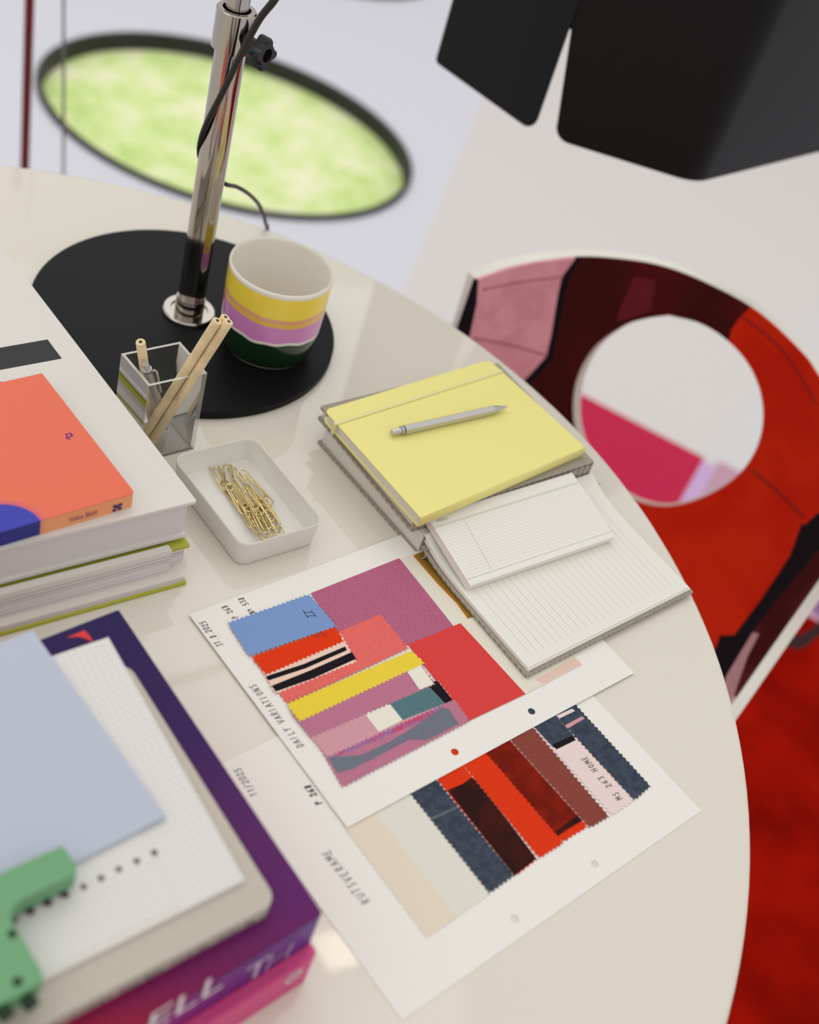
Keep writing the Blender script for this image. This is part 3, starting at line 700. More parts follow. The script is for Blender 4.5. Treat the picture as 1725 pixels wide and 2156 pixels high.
# paper clip prototype
CL, CWd = .036, .0086
def arcp(cx, cy, r, a0, a1, n_=7): return [Vector((cx+r*math.cos(math.radians(a0+(a1-a0)*i/n_)), cy+r*math.sin(math.radians(a0+(a1-a0)*i/n_)), 0)) for i in range(n_+1)]
w1, w2, w3 = CWd/2, CWd/2*.82, CWd/2*.60
path = [Vector((-.006, -w1+.0002, 0))] + arcp(CL/2-w1, 0, w1, -90, 90) + arcp(-CL/2+w2, w1-w2, w2, 90, 270) + arcp(CL/2-w1-.0055, w1-2*w2+w3, w3, -90, 90) + [Vector((-.009, w1-2*w2+2*w3, 0))]
for i, p in enumerate(path): p.z = .0009*math.sin(i/len(path)*math.pi*3)
q = B(); q.tube(path, .00058, M['brass'], 7); clip0 = q.build('paper_clip', smooth=True)
clips = [(462, 1003, 62, 1), (481, 1005, 82, 2), (505, 1012, 52, 1), (530, 1020, 48, 2), (545, 1035, 47, 3), (488, 1040, 55, 1), (500, 1050, 60, 3), (515, 1060, 58, 4), (528, 1055, 54, 5), (540, 1065, 56, 3), (552, 1070, 52, 2), (562, 1080, 57, 4), (570, 1085, 60, 1), (520, 1080, 61, 2), (530, 1090, 63, 5), (540, 1100, 58, 3), (549, 1105, 66, 6), (556, 1095, 60, 5), (575, 1095, 55, 3)]
ends = ['at the upper left end of the pile', 'standing out upright at the far end', 'on the far right of the pile', 'at the near end of the pile']
for i, (u, v, a, lay) in enumerate(clips):
    o = clip0 if i == 0 else clip0.copy()
    if i: col.objects.link(o)
    z = .0042+lay*.00115; c = P(u, v, z); e = P(u+30*math.cos(math.radians(a)), v+30*math.sin(math.radians(a)), z)
    o.location = c; o.rotation_euler = (random.uniform(-.12, .12), random.uniform(-.06, .06), math.atan2(e.y-c.y, e.x-c.x)+(math.pi if i % 3 == 0 else 0))
    tag(o, {0: 'brass paper clip at the far left tip of the pile in the tray', 1: 'brass paper clip standing out upright at the far end of the pile', 2: 'brass paper clip crossing the others at the far end of the pile', 4: 'brass paper clip lying loosest on the right side of the pile', 7: 'brass paper clip at the middle top of the pile', 15: 'brass paper clip topmost at the near end of the pile', 12: 'brass paper clip at the near right edge of the pile'}.get(i, 'brass paper clip deep in the pile in the white tray'), 'paper clip', 'brass paper clips in the tray')

# ================================================================== SWATCH CARDS
def zig(poly, amp, per):
    out = []; n_ = len(poly)
    for i in range(n_):
        a, b2 = Vector(poly[i]), Vector(poly[(i+1) % n_]); L = (b2-a).length; k = max(2, int(L/per/2)*2); d = (b2-a)/L; nn_ = Vector((d.y, -d.x))
        for j in range(k): out.append(tuple(a+d*(L*j/k)+nn_*(amp if j % 2 else -amp)*random.uniform(.75, 1.15)))
    return out
def swatch(label, px, mt, z, parent, pats=(), th=.00035, amp=.0008, per=.0020, straight=False, wrinkle=0):
    poly = pts2(px, z); b_ = B()
    poly = zig(poly, amp*(.25 if straight else 1), per*(.35 if straight else 1))
    b_.prism(poly, z-th, z, mt, M['thread'])
    for ip, (pl, pm) in enumerate(pats): b_.prism(zig(pts2(pl, z), .0001, .0015), z-th*.5, z+.00004*(ip+1), pm)
    o = b_.build('fabric_swatch', parent); o['label'] = label; return o
M['thread'] = mat('cut_threads', (222, 206, 196), .95)
F_ = {'blue': fabric('cloth_blue', (116, 146, 198), (134, 162, 208), 1), 'orange': fabric('cloth_orange', (220, 56, 20), (228, 66, 30), .8), 'peach': fabric('cloth_peach', (234, 200, 184), (240, 212, 196), .8),
  'black': fabric('cloth_black', (26, 22, 26), (36, 32, 36), .8), 'salmon': fabric('cloth_salmon', (222, 88, 86), (236, 136, 124), .9), 'yellow': fabric('cloth_yellow', (232, 204, 60), (240, 214, 80), .7),
  'mauve': fabric('cloth_mauve', (160, 66, 104), (206, 138, 162), 1.0, 2000), 'mauve2': fabric('cloth_mauve_light', (172, 92, 122), (206, 150, 172), 1.0, 2000), 'rose': fabric('cloth_rose', (204, 144, 158), (218, 168, 176), .9), 'white': fabric('cloth_white', (232, 226, 212), (238, 234, 222), .8),
  'teal': fabric('cloth_teal', (68, 104, 116), (110, 142, 142), 1.0, 2000), 'tealgrey': fabric('cloth_teal_grey', (92, 104, 120), (136, 140, 144), 1.0, 1200, blot=120, bc=(120, 112, 132)), 'violet': fabric('cloth_violet', (146, 98, 150), (186, 136, 172), .8, 1200, blot=90, bc=(190, 76, 110)),
  'red': fabric('cloth_red', (212, 62, 62), (222, 78, 74), 1.0), 'cream': fabric('cloth_cream', (224, 217, 200), (232, 226, 212), .9), 'mustard': fabric('cloth_mustard', (146, 112, 38), (160, 126, 52), .8), 'rust': fabric('cloth_rust', (196, 110, 36), (206, 120, 44), .5), 'blush': fabric('cloth_blush', (222, 192, 176), (230, 206, 192), .9),
  'denim': fabric('cloth_denim', (44, 54, 70), (96, 104, 116), .9, 1300, blot=160, bc=(56, 64, 78)), 'brown': fabric('cloth_dark_brown', (46, 22, 22), (56, 28, 26), .7, blot=50, bc=(66, 26, 20)), 'vermilion': fabric('cloth_vermilion', (218, 54, 20), (226, 62, 30), .7),
  'darkred': fabric('cloth_dark_red', (108, 24, 12), (124, 28, 16), .7, blot=60, bc=(134, 30, 14)), 'umber': fabric('cloth_umber', (112, 44, 38), (166, 96, 84), 1.0, 2000), 'pink': fabric('cloth_pale_pink', (230, 208, 206), (236, 218, 216), .8), 'beige': fabric('cloth_beige', (226, 212, 192), (230, 218, 200), .8), 'offwhite': fabric('cloth_off_white', (222, 218, 208), (228, 224, 214), .8)}
def card(name, label, corner, ang, z, holes, ext=(.297, .21)):
    q = rect(corner, ang, ext[0], ang+90, ext[1]); c = Vector(corner); d = Vector((math.cos(math.radians(ang)), math.sin(math.radians(ang)))); nn_ = Vector((-d.y, d.x))
    t = thing(name, label, 'swatch card', (c.x, c.y, T+z))
    vs = [Vector(p) for p in q]; es = [(0, 1), (1, 2), (2, 3), (3, 0)]; loops = []
    for x, y in holes:
        L = [tuple(c+d*(x+.003*math.cos(a))+nn_*(y+.003*math.sin(a))) for a in [2*math.pi*i/24 for i in range(24)]]
        k = len(vs); vs += [Vector(p) for p in L]; es += [(k+i, k+(i+1) % 24) for i in range(24)]; loops.append(L)
    r = delaunay_2d_cdt(vs, es, [], 0, 1e-7); V = r[0]; N = len(V)
    tri = [tuple(f) for f in r[2] if not any(inpoly(sum(V[i].x for i in f)/3, sum(V[i].y for i in f)/3, L) for L in loops)]
    P0 = [(v.x, v.y, T+z+.00035) for v in V]+[(v.x, v.y, T+z) for v in V]; cnt = set()
    fs = tri+[tuple(N+i for i in reversed(f)) for f in tri]
    for f in tri:
        for a, b2 in zip(f, f[1:]+f[:1]): cnt.add((a, b2))
    fs += [(b2, a, N+a, N+b2) for a, b2 in cnt if (b2, a) not in cnt]
    mesh('paper', P0, fs, M['paper'], t); return t
# ---- card 2 (lower)
c2 = card('swatch_card', 'white punched swatch card with navy, red and cream fabric strips, nearest the viewer', (.0983, .3675), 51.9, .0002, [(.1085, .012), (.1885, .012)])
z = .0010
swatch('large cream and white cloth swatch', [(722, 1738), (858, 1662), (1031, 1883), (899, 1975)], F_['offwhite'], z, c2, [([(724, 1738), (785, 1706), (962, 1932), (900, 1972)], F_['beige'])])
swatch('navy denim cloth strip, left', [(822, 1618), (882, 1595), (1083, 1843), (1031, 1881)], F_['denim'], z+.0002, c2, [([(906, 1722), (962, 1697), (965, 1701), (910, 1727)], F_['mauve2'] if 0 else fabric('crease', (92, 98, 106)))])
swatch('dark brown cloth strip with red end', [(875, 1585), (937, 1561), (1131, 1809), (1084, 1845)], F_['vermilion'], z+.0001, c2, [([(942, 1664), (975, 1650), (993, 1637), (1010, 1649), (1130, 1808), (1084, 1844)], F_['brown'])])
swatch('orange red cloth strip', [(920, 1543), (965, 1518), (1187, 1775), (1136, 1807)], F_['vermilion'], z+.0003, c2)
swatch('dark red cloth strip', [(975, 1532), (1025, 1506), (1238, 1741), (1185, 1773)], F_['vermilion'], z+.0001, c2, [([(1010, 1571), (1060, 1544), (1226, 1728), (1174, 1761)], F_['darkred']), ([(1174, 1761), (1190, 1748), (1226, 1728), (1216, 1717), (1185, 1739), (1168, 1752)], F_['brown'])])
swatch('brown and pink flecked cloth strip', [(1030, 1508), (1078, 1480), (1283, 1719), (1242, 1743)], F_['umber'], z+.0003, c2)
swatch('pale pink cloth strip with navy and black upper end', [(1075, 1477), (1128, 1458), (1336, 1685), (1289, 1717)], F_['pink'], z+.0002, c2, [([(1076, 1478), (1127, 1459), (1212, 1553), (1166, 1575)], F_['denim']), ([(1163, 1568), (1204, 1549), (1213, 1558), (1172, 1578)], F_['black'])])
swatch('navy denim cloth strip with pale streaks, right', [(1130, 1464), (1172, 1440), (1370, 1655), (1336, 1685)], F_['denim'], z+.0004, c2, [([(1172, 1507), (1205, 1492), (1211, 1497), (1178, 1513)], F_['pink']), ([(1190, 1527), (1226, 1508), (1231, 1513), (1196, 1534)], F_['rose'])])
write('MS 263 HOME', (1307, 1684), (1226, 1592), z+.0003, .0052, c2)
write('RUTSVERAME', (772, 1903), (682, 1789), .0007, .0060, c2, w=.00026, m=mat('grey_ink', (92, 88, 90), .6))
write('P 268', (673, 1694), (645, 1652), .0007, .0048, c2, w=.0004)
write('11/2025', (536, 1676), (497, 1617), .0007, .0050, c2, w=.00026, m=bpy.data.materials['grey_ink'])
# ---- card 1 (upper)
C1Z = .0018
def fix(px, z):                # card measured on the table plane: keep photo points, real height
    return px
pB, pC = P(731, 1743, C1Z), P(1330, 1420, C1Z); a1_ = math.degrees(math.atan2(pC.y-pB.y, pC.x-pB.x))
c1 = card('swatch_card', 'white swatch card with many overlapping coloured fabric samples', xy(pB), a1_, C1Z, [(.1085, .012), (.1885, .012)])
z = C1Z+.0008
swatch('large mauve cloth swatch', [(654, 1249), (841, 1175), (955, 1318), (760, 1400)], F_['mauve'], z, c1, straight=True)
swatch('cream canvas swatch with mustard part', [(845, 1176), (930, 1146), (1046, 1280), (955, 1318)], F_['cream'], z-.0001, c1, [([(871, 1169), (926, 1148), (1042, 1280), (986, 1303), (962, 1270), (925, 1232), (893, 1196)], F_['mustard']), ([(870, 1170), (873, 1168), (895, 1195), (927, 1231), (964, 1269), (987.5, 1302), (985.5, 1303), (961.5, 1270.5), (924.5, 1232.5), (892.5, 1196)], F_['rust'])], straight=True)
swatch('cream canvas swatch with blush pink part', [(968, 1312), (1090, 1262), (1226, 1399), (1106, 1462)], F_['cream'], z+.0001, c1, [([(1128, 1430), (1211, 1384), (1225, 1398), (1142, 1441)], F_['blush'])], straight=True)
swatch('large coral red cloth swatch', [(859, 1357), (970, 1312), (1107, 1461), (985, 1519)], F_['red'], z+.0003, c1, straight=True)
swatch('salmon cloth swatch', [(545, 1405), (800, 1292), (861, 1364), (605, 1482)], F_['salmon'], z+.0005, c1)
swatch('pink and grey-blue painted cloth strip', [(672, 1570), (958, 1473), (989, 1518), (721, 1657)], F_['mauve2'], z+.0006, c1,
       [([(674, 1572), (930, 1484), (938, 1497), (800, 1556), (716, 1590), (690, 1592)], F_['violet']), ([(690, 1594), (760, 1590), (820, 1562), (860, 1538), (930, 1490), (945, 1492), (966, 1524), (900, 1558), (860, 1558), (800, 1590), (745, 1618), (711, 1628)], F_['tealgrey'])])
swatch('cloth strip in rose, white, teal and black', [(645, 1540), (922, 1432), (954, 1474), (690, 1594)], F_['rose'], z+.0009, c1, [([(763, 1495), (815, 1474), (848, 1516), (798, 1541)], F_['white']), ([(815, 1474), (900, 1441), (937, 1481), (848, 1516)], F_['teal']), ([(900, 1441), (921, 1433), (953, 1474), (937, 1481)], F_['black'])])
swatch('light mauve cloth strip with white end', [(612, 1500), (880, 1390), (917, 1440), (655, 1553)], F_['mauve2'], z+.0012, c1, [([(850, 1403), (879, 1391), (914, 1440), (884, 1452)], F_['white'])])
swatch('yellow cloth strip', [(604, 1482), (866, 1370), (895, 1396), (631, 1519)], F_['yellow'], z+.0015, c1)
swatch('peach cloth strip with black stripes', [(548, 1405), (718, 1335), (751, 1393), (580, 1461)], F_['peach'], z+.0008, c1,
       [([(560, 1424), (640, 1398), (727, 1361), (731, 1369), (644, 1407), (565, 1433)], F_['black']), ([(572, 1444), (650, 1413), (741, 1373), (750, 1387), (660, 1428), (581, 1456)], F_['black'])])
swatch('orange red cloth swatch with a handwritten mark', [(530, 1383), (705, 1320), (724, 1350), (560, 1421)], F_['orange'], z+.0011, c1)
swatch('sky blue cloth swatch with a handwritten II', [(480, 1311), (651, 1251), (709, 1318), (525, 1381)], F_['blue'], z+.0014, c1)
def strokes(lines, z, parent, w=.00026, name='handwriting'):
    bb = B()
    for (a, b2) in lines:
        q0, q1 = P(*a, z), P(*b2, z); t_ = (q1-q0).normalized(); s = Vector((-t_.y, t_.x, 0))*w; bb.add([q0-s, q1-s, q1+s, q0+s], [(0, 1, 2, 3)], M['ink'])
    return bb.build(name, parent)
strokes([((637, 1284), (649, 1301)), ((655, 1285), (667, 1299)), ((640, 1289), (658, 1289)), ((646, 1297), (664, 1296))], z+.0016, c1)
strokes([((676, 1331), (688, 1341)), ((674, 1332), (669, 1339)), ((660, 1337), (669, 1342))], z+.0013, c1)
zc = C1Z+.0005
write('31.8.2025', (464, 1361), (424, 1308), zc, .0052, c1)
write('P 268', (497, 1302), (470, 1275), zc, .0050, c1)
write('Nº 538', (533, 1292), (505, 1258), zc, .0050, c1)
write('DAILY VARIATIONS', (634, 1574), (530, 1440), zc, .0055, c1)

# ================================================================== OPEN LINEN NOTEBOOK
ob = thing('open_notebook', 'open grey linen notebook showing a ruled white page', 'notebook', (.06, .80, T))
N0 = Vector((.0160, .7640)); sd = 50.4; sv = Vector((math.cos(math.radians(sd)), math.sin(math.radians(sd)))); wv = Vector((-sv.y, sv.x))
HB = .0205
qL = rect(xy(N0), sd, .2135, sd+90, .151)
b_ = B(); b_.prism(rpoly(qL, .001), .0, .0022, M['linen']); b_.build('back_cover', ob, bevel=.0006)
b_ = B(); b_.prism(inset(qL, [0, .003, .003, .003]), .0022, HB-.0004, M['pages']); b_.build('page_block', ob)
# opened cover and leaves to the right: curved sheet sections
A0 = P(1108, 1428, .0035); Bc = P(1458, 1250, .0035)    # outer corners of the cover
ov = (Bc-A0).normalized(); ovl = (Bc-A0).length
sp0 = Vector((N0.x, N0.y, 0))
def lay(z_of, t_of, a_in, s_in, name, mt, n_=16, rnd=0, skip=0):
    """sheet from the spine to the outer edge; fraction f 0..1 spine -> outer"""
    vs = []; fs = []
    i0 = Vector((N0.x, N0.y)); o0 = Vector((A0.x, A0.y)); o1 = Vector((Bc.x, Bc.y)); i1 = i0+sv*.2135
    for k in range(n_+1):
        f = skip+(1-skip)*k/n_
        p = i0.lerp(o0, f*(1-a_in/.153)); q_ = i1.lerp(o1, f*(1-a_in/.153)); dd = (q_-p).normalized(); p = p+dd*s_in; q_ = q_-dd*s_in
        zz = z_of(f); th = t_of(f)
        vs += [(p.x, p.y, T+zz), (q_.x, q_.y, T+zz), (q_.x, q_.y, T+zz-th), (p.x, p.y, T+zz-th)]
    for k in range(n_):
        a = 4*k; b2 = a+4
        fs += [(a, b2, b2+1, a+1), (a+1, b2+1, b2+2, a+2), (a+2, b2+2, b2+3, a+3), (a+3, b2+3, b2, a)]
    fs += [(0, 1, 2, 3), (4*n_+3, 4*n_+2, 4*n_+1, 4*n_)]
    o = mesh(name, vs, fs, mt, ob, None, True); edge_smooth(o, 40); return o
ex = lambda f, k=6: math.exp(-f*k)
lay(lambda f: .0060+.0100*ex(f, 8), lambda f: .0022, 0, 0, 'front_cover', M['linen'], skip=.03)
lay(lambda f: .0086+.0118*ex(f, 7), lambda f: .0024, .003, .003, 'leaves', M['page'], skip=.02)
lay(lambda f: .0093+.0124*ex(f, 7), lambda f: .0004, .0045, .0035, 'ruled_page', M['page'], skip=.0)
# spine cloth folded between block and cover
b_ = B(); prof = [(-.002, .001), (.004, .0005), (.009, .0025), (.011, .007), (.008, .0125), (.010, .0155)]
vs = []
for x, zz in prof:
    for s in (0.0, .2135):
        p = N0+sv*s-wv*x; vs.append((p.x, p.y, T+zz+.0004))
k = len(prof); b_.add(vs, [(2*i, 2*i+2, 2*i+3, 2*i+1) for i in range(k-1)], M['linen'])
o = b_.build('spine', ob, smooth=True); so = o.modifiers.new('s', 'SOLIDIFY'); so.thickness = .001
# ruled lines across the page (parallel to spine->outer)
b_ = B(); i0 = Vector((N0.x, N0.y)); o0 = Vector((A0.x, A0.y)); o1 = Vector((Bc.x, Bc.y)); i1 = i0+sv*.2135
nl = 25
for j in range(nl):
    s = .072+.84*j/(nl-1); pin = i0.lerp(i1, s); pout = o0.lerp(o1, s); d = (pout-pin); L = d.length; d.normalize(); s_ = Vector((-d.y, d.x))*.00011
    seq = [.12+.79*k_/10 for k_ in range(11)]; vs = []
    for f in seq:
        p = pin+d*(f*L); zz = T+.0093+.0124*ex(f/.97, 7)+.00008
        vs += [(p.x-s_.x, p.y-s_.y, zz), (p.x+s_.x, p.y+s_.y, zz)]
    b_.add(vs, [(2*k_, 2*k_+2, 2*k_+3, 2*k_+1) for k_ in range(10)], M['line_grey'])
b_.build('ruled_lines', ob)

# ================================================================== MEMO PAD
zt1, zt2 = .0325, .0182
pT = [P(900, 1088, zt1), P(1205, 995, zt1), P(1295, 1130, zt2), P(991, 1233, zt2)]
mp_ = thing('memo_pad', 'white memo pad with pale green rules lying on the open notebook', 'notepad', pT[3]-Vector((0, 0, .009)))
nrm = (pT[1]-pT[0]).cross(pT[3]-pT[0]).normalized();  nrm = nrm if nrm.z > 0 else -nrm; th = .0078
b_ = B(); vs = list(pT)+[p-nrm*th for p in pT]; b_.add(vs, [(3, 2, 1, 0)], M['paper']); b_.add(vs, [(4, 5, 6, 7), (0, 1, 5, 4), (1, 2, 6, 5), (2, 3, 7, 6), (3, 0, 4, 7)], M['paper']); b_.build('sheets', mp_)
def padp(s, f): return (pT[0].lerp(pT[1], s)).lerp(pT[3].lerp(pT[2], s), f)+nrm*.00012
b_ = B()
def padline(s0, f0, s1, f1, w, m_):
    a, b2 = padp(s0, f0), padp(s1, f1); d = (b2-a).normalized(); s_ = nrm.cross(d)*w; b_.add([a-s_, b2-s_, b2+s_, a+s_], [(0, 1, 2, 3)], m_)
padline(0, .155, 1, .15, .00022, M['line_green']); padline(0, .172, 1, .167, .00014, M['line_green']); padline(.0, .915, 1, .92, .00022, M['line_green'])
padline(.19, .175, .165, .89, .00016, M['line_green'])
for j in range(17): padline(.01, .21+.041*j, .985, .21+.041*j, .00008, mat('faint_rule', (212, 209, 205), .8) if j == 0 else bpy.data.materials['faint_rule'])
b_.build('rules', mp_)
pd = (pT[1]-pT[0]).normalized(); printed('printed_word', 'MEMO', padp(.035, .115), pd, -(pT[3]-pT[0]), .0042, M['line_green'], mp_, lift=.0002)

# ================================================================== CLOSED LINEN NOTEBOOK
cb = thing('closed_notebook', 'closed grey linen hardcover notebook directly under the yellow one', 'notebook', (.02, .87, T+HB))
q1 = rect((.0068, .7655), 48.6, .2125, 138.0, .153)
z0, z1 = HB, .0350
b_ = B(); b_.prism(rpoly(q1, .0015), z0, z0+.0024, M['linen']); b_.build('back_cover', cb, bevel=.0006)
b_ = B(); b_.prism(rpoly(q1, .0015), z1-.0024, z1, M['linen']); b_.build('front_cover', cb, bevel=.0006)
b_ = B(); b_.prism(inset(q1, [.001, .003, .003, .003]), z0+.0024, z1-.0024, M['pages']); b_.build('page_block', cb)
b_ = B(); b_.prism([q1[0], q1[1], tuple(Vector(q1[1])+(Vector(q1[2])-Vector(q1[1])).normalized()*.003), tuple(Vector(q1[0])+(Vector(q1[3])-Vector(q1[0])).normalized()*.003)], z0+.0005, z1-.0005, M['linen']); b_.build('spine', cb, bevel=.001)

# ================================================================== YELLOW NOTEBOOK
YZ0, YZ1 = .0352, .0462
yq = [xy(P(886, 1090, YZ1)), xy(P(1233, 942, YZ1)), xy(P(1030, 757, YZ1)), xy(P(683, 863, YZ1))]
yn = thing('yellow_notebook', 'pale yellow notebook with an elastic band, on top of the linen ones', 'notebook', ((yq[0][0]+yq[2][0])/2, (yq[0][1]+yq[2][1])/2, T+YZ0))
rp_ = lambda q: rpoly(q, 0, which=[.0012, .004, .008, .006], seg=6)
b_ = B(); b_.prism(rp_(yq), YZ1-.0012, YZ1, M['yellow']); b_.build('front_cover', yn, bevel=.0004)
b_ = B(); b_.prism(rp_(yq), YZ0, YZ0+.0010, M['yellow']); b_.build('back_cover', yn, bevel=.0003)
b_ = B(); b_.prism(rp_(inset(yq, [.0012, .0015, .0015, .0015])), YZ0+.001, YZ1-.0012, M['pages']); b_.build('page_block', yn)
b_ = B(); e0, e1 = Vector(yq[0]), Vector(yq[1]); wn = (Vector(yq[3])-e0).normalized(); vs = []
for k in range(9):
    a = math.pi*k/8-math.pi/2; zz = (YZ0+YZ1)/2+(YZ1-YZ0)/2*math.sin(a); off_ = -wn*(.0022*math.cos(a))
    for e in (e0+wn*.0008, e1+wn*.0008): p = e+off_; vs.append((p.x, p.y, T+zz))
b_.add(vs, [(2*k, 2*k+1, 2*k+3, 2*k+2) for k in range(8)], M['yellow']); o = b_.build('spine', yn, smooth=True); so = o.modifiers.new('s', 'SOLIDIFY'); so.thickness = .0008
# elastic band
b_ = B(); ea, eb = Vector(xy(P(707, 893, YZ1))), Vector(xy(P(1055, 783, YZ1))); ed = (eb-ea).normalized(); en = Vector((-ed.y, ed.x))*.0017
ea = ea-ed*.0010; eb = eb+ed*.0012
loop = [(ea, YZ0+.0004), (ea, YZ1+.0005), (eb, YZ1+.0005), (eb, YZ0+.0004)]
vs = []
for p, zz in loop: vs += [(p.x-en.x, p.y-en.y, T+zz), (p.x+en.x, p.y+en.y, T+zz)]
b_.add(vs, [(0, 1, 3, 2), (2, 3, 5, 4), (4, 5, 7, 6)], M['yellow_band']); o = b_.build('elastic_band', yn); so = o.modifiers.new('s', 'SOLIDIFY'); so.thickness = .0006; so.offset = -1
# pen
zp = YZ1+.0043; a = P(825, 911, zp); c = P(1069, 856, zp)
mech('ballpoint_pen', 'silver hexagonal pen lying on the yellow notebook', c, a, .0042, 'pen', clip=False, sides=6)

# ================================================================== LEFT STACK OF BOOKS
def blend_dirs(): pass
# green hardcover at the bottom
GZ = .0298; gc = (-.1452, .6449); AF, AB = 226.2, 140.0
gb_ = thing('green_book', 'lime green hardcover, lowest in the stack by the tray', 'book', (-.25, .68, T))
qg = rect(gc, AB, .32, AF, .27)
b_ = B(); b_.prism(rpoly(qg, .001), 0, .0027, M['green_cover']); b_.build('back_cover', gb_, bevel=.0008)
qg2 = rect((gc[0]-.006, gc[1]+.013), AB, .30, AF, .27); 
b_ = B(); b_.prism(qg2, GZ-.0028, GZ, M['green_cover']); b_.build('front_cover', gb_, bevel=.0006)
qg3 = inset(rect((gc[0]-.0062, gc[1]+.0125), AB, .30, AF, .27), [.002, .003, .003, .003])
mpg = bpy.data.materials.new('layered_pages'); mpg.use_nodes = True; n = mpg.node_tree; b = n.nodes['Principled BSDF']; b.inputs['Roughness'].default_value = .8
t = n.nodes.new('ShaderNodeTexCoord'); sp_ = n.nodes.new('ShaderNodeSeparateXYZ'); n.links.new(t.outputs['Object'], sp_.inputs[0])
ns = n.nodes.new('ShaderNodeTexNoise'); ns.noise_dimensions = '1D'; ns.inputs['Scale'].default_value = 700; ns.inputs['Detail'].default_value = 4; n.links.new(sp_.outputs['Z'], ns.inputs['W'])
cr = n.nodes.new('ShaderNodeValToRGB'); n.links.new(ns.outputs[0], cr.inputs[0]); n.links.new(cr.outputs[0], b.inputs['Base Color'])
cr.color_ramp.elements[0].position = .30; cr.color_ramp.elements[0].color = lin((150, 130, 128)); cr.color_ramp.elements[1].position = .46; cr.color_ramp.elements[1].color = lin((222, 217, 219))
b_ = B(); b_.prism(qg3, .0080, GZ-.0028, M['pages'], mpg); b_.prism(inset(qg, [.002, .003, .003, .002]), .0027, .0080, M['pages'], mpg); b_.build('page_block', gb_)
# softcover magazine section sticking out toward the viewer
mz = thing('magazine', 'thick white softcover between the lime covers of the bottom book', 'magazine', (-.3, .6, T+.003))
mzq = [xy(P(360, 1165, GZ)), xy(P(-200, 1335, GZ)), xy(P(-260, 1250, GZ)), xy(P(330, 1130, GZ))]
mx0 = Vector(xy(P(361, 1166, .0295))); fd = Vector((math.cos(math.radians(AF)), math.sin(math.radians(AF)))); bd_ = Vector((math.cos(math.radians(AB)), math.sin(math.radians(AB))))
mzq = [tuple(mx0), tuple(mx0+fd*.25), tuple(mx0+fd*.25+bd_*.0062), tuple(mx0+bd_*.0062)]
b_ = B(); b_.prism(mzq, .0082, .0292, M['pages'], mpg); b_.build('page_block', mz)
b_ = B(); b_.prism(mzq, .0292, .0334, M['white_cover']); b_.build('cover', mz)
# big white hardcover
wc = (-.1531, .6619); WZ0, WZ1 = .0336, .0728
wbk = thing('white_book', 'thick white hardcover book with black lettering, under the coral book', 'book', (-.3, .7, T+WZ0))
qw = rect(wc, AB, .352, AF, .26)
b_ = B(); b_.prism(rpoly(qw, .0015), WZ1-.0030, WZ1, M['white_cover']); b_.build('front_cover', wbk, bevel=.0008)
b_ = B(); qb = rect((wc[0]-.003, wc[1]-.001), AB, .35, AF, .26); b_.prism(rpoly(qb, .0015), WZ0, WZ0+.0030, M['white_cover']); b_.build('back_cover', wbk, bevel=.0008)
b_ = B(); b_.prism(inset(qw, [.0045, .004, .004, .0045]), WZ0+.003, WZ1-.003, M['pages_w']); b_.build('page_block', wbk)
b_ = B(); b_.prism(pts2([(-60, 743), (100, 715), (130, 755), (-60, 790)], WZ1), WZ1, WZ1+.0002, M['ink']); tag(b_.build('printed_letter', wbk), 'bold black bar printed on white cover'); b_ = B(); b_.prism(pts2([(-60, 818), (3, 804), (12, 815), (-60, 832)], WZ1), WZ1, WZ1+.0002, M['ink'])
tag(b_.build('printed_letter', wbk), 'bold black lettering on white cover')
# coral book
KZ0, KZ1 = .0728, .0866
kc = Vector(xy(P(284.5, 1038, KZ1))); ke = Vector(xy(P(93, 791.5, KZ1))); kd_ = (ke-kc).normalized(); ks = Vector(xy(P(94, 1094, KZ1)))-kc; ks.normalize()
kbk = thing('coral_book', 'coral orange paperback with a blue circle, on the white book', 'book', (kc.x-.1, kc.y, T+KZ0))
E_ = Vector(xy(P(86, 1097, KZ1))); T_ = Vector(xy(P(5, 1062, KZ1))); tt = -(E_-T_).length_squared/(2*ks.dot(E_-T_)); CCt = E_+ks*tt
def coral(name, c0, spine=False):
    m = bpy.data.materials.new(name); m.use_nodes = True; n = m.node_tree; b = n.nodes['Principled BSDF']; b.inputs['Roughness'].default_value = .5
    t = n.nodes.new('ShaderNodeTexCoord'); vd = n.nodes.new('ShaderNodeVectorMath'); vd.operation = 'MULTIPLY'; vd.inputs[1].default_value = (1, 1, 0); n.links.new(t.outputs['Object'], vd.inputs[0])
    ds = n.nodes.new('ShaderNodeVectorMath'); ds.operation = 'DISTANCE'; n.links.new(vd.outputs[0], ds.inputs[0]); ds.inputs[1].default_value = (CCt.x-kbk.location.x, CCt.y-kbk.location.y, 0)
    mr = n.nodes.new('ShaderNodeMapRange'); mr.inputs[1].default_value = tt*.8; mr.inputs[2].default_value = tt*1.5; n.links.new(ds.outputs['Value'], mr.inputs[0])
    cr = n.nodes.new('ShaderNodeValToRGB'); n.links.new(mr.outputs[0], cr.inputs[0]); n.links.new(cr.outputs[0], b.inputs['Base Color'])
    e = cr.color_ramp.elements; blue = (36, 44, 168) if not spine else (30, 34, 132)
    e[0].position = 0; e[0].color = lin(blue); e[1].position = 1; e[1].color = lin(c0)
    x = e.new(.27); x.color = lin(blue); x = e.new(.31); x.color = lin((206, 90, 110) if not spine else (236, 150, 110)); x = e.new(.6); x.color = lin(c0)
    return m
mk, mks = coral('coral_cover', (231, 104, 72)), coral('coral_spine', (246, 164, 110), True)
q = [tuple(kc), tuple(kc+kd_*.146), tuple(kc+kd_*.146+ks*.19), tuple(kc+ks*.19)]
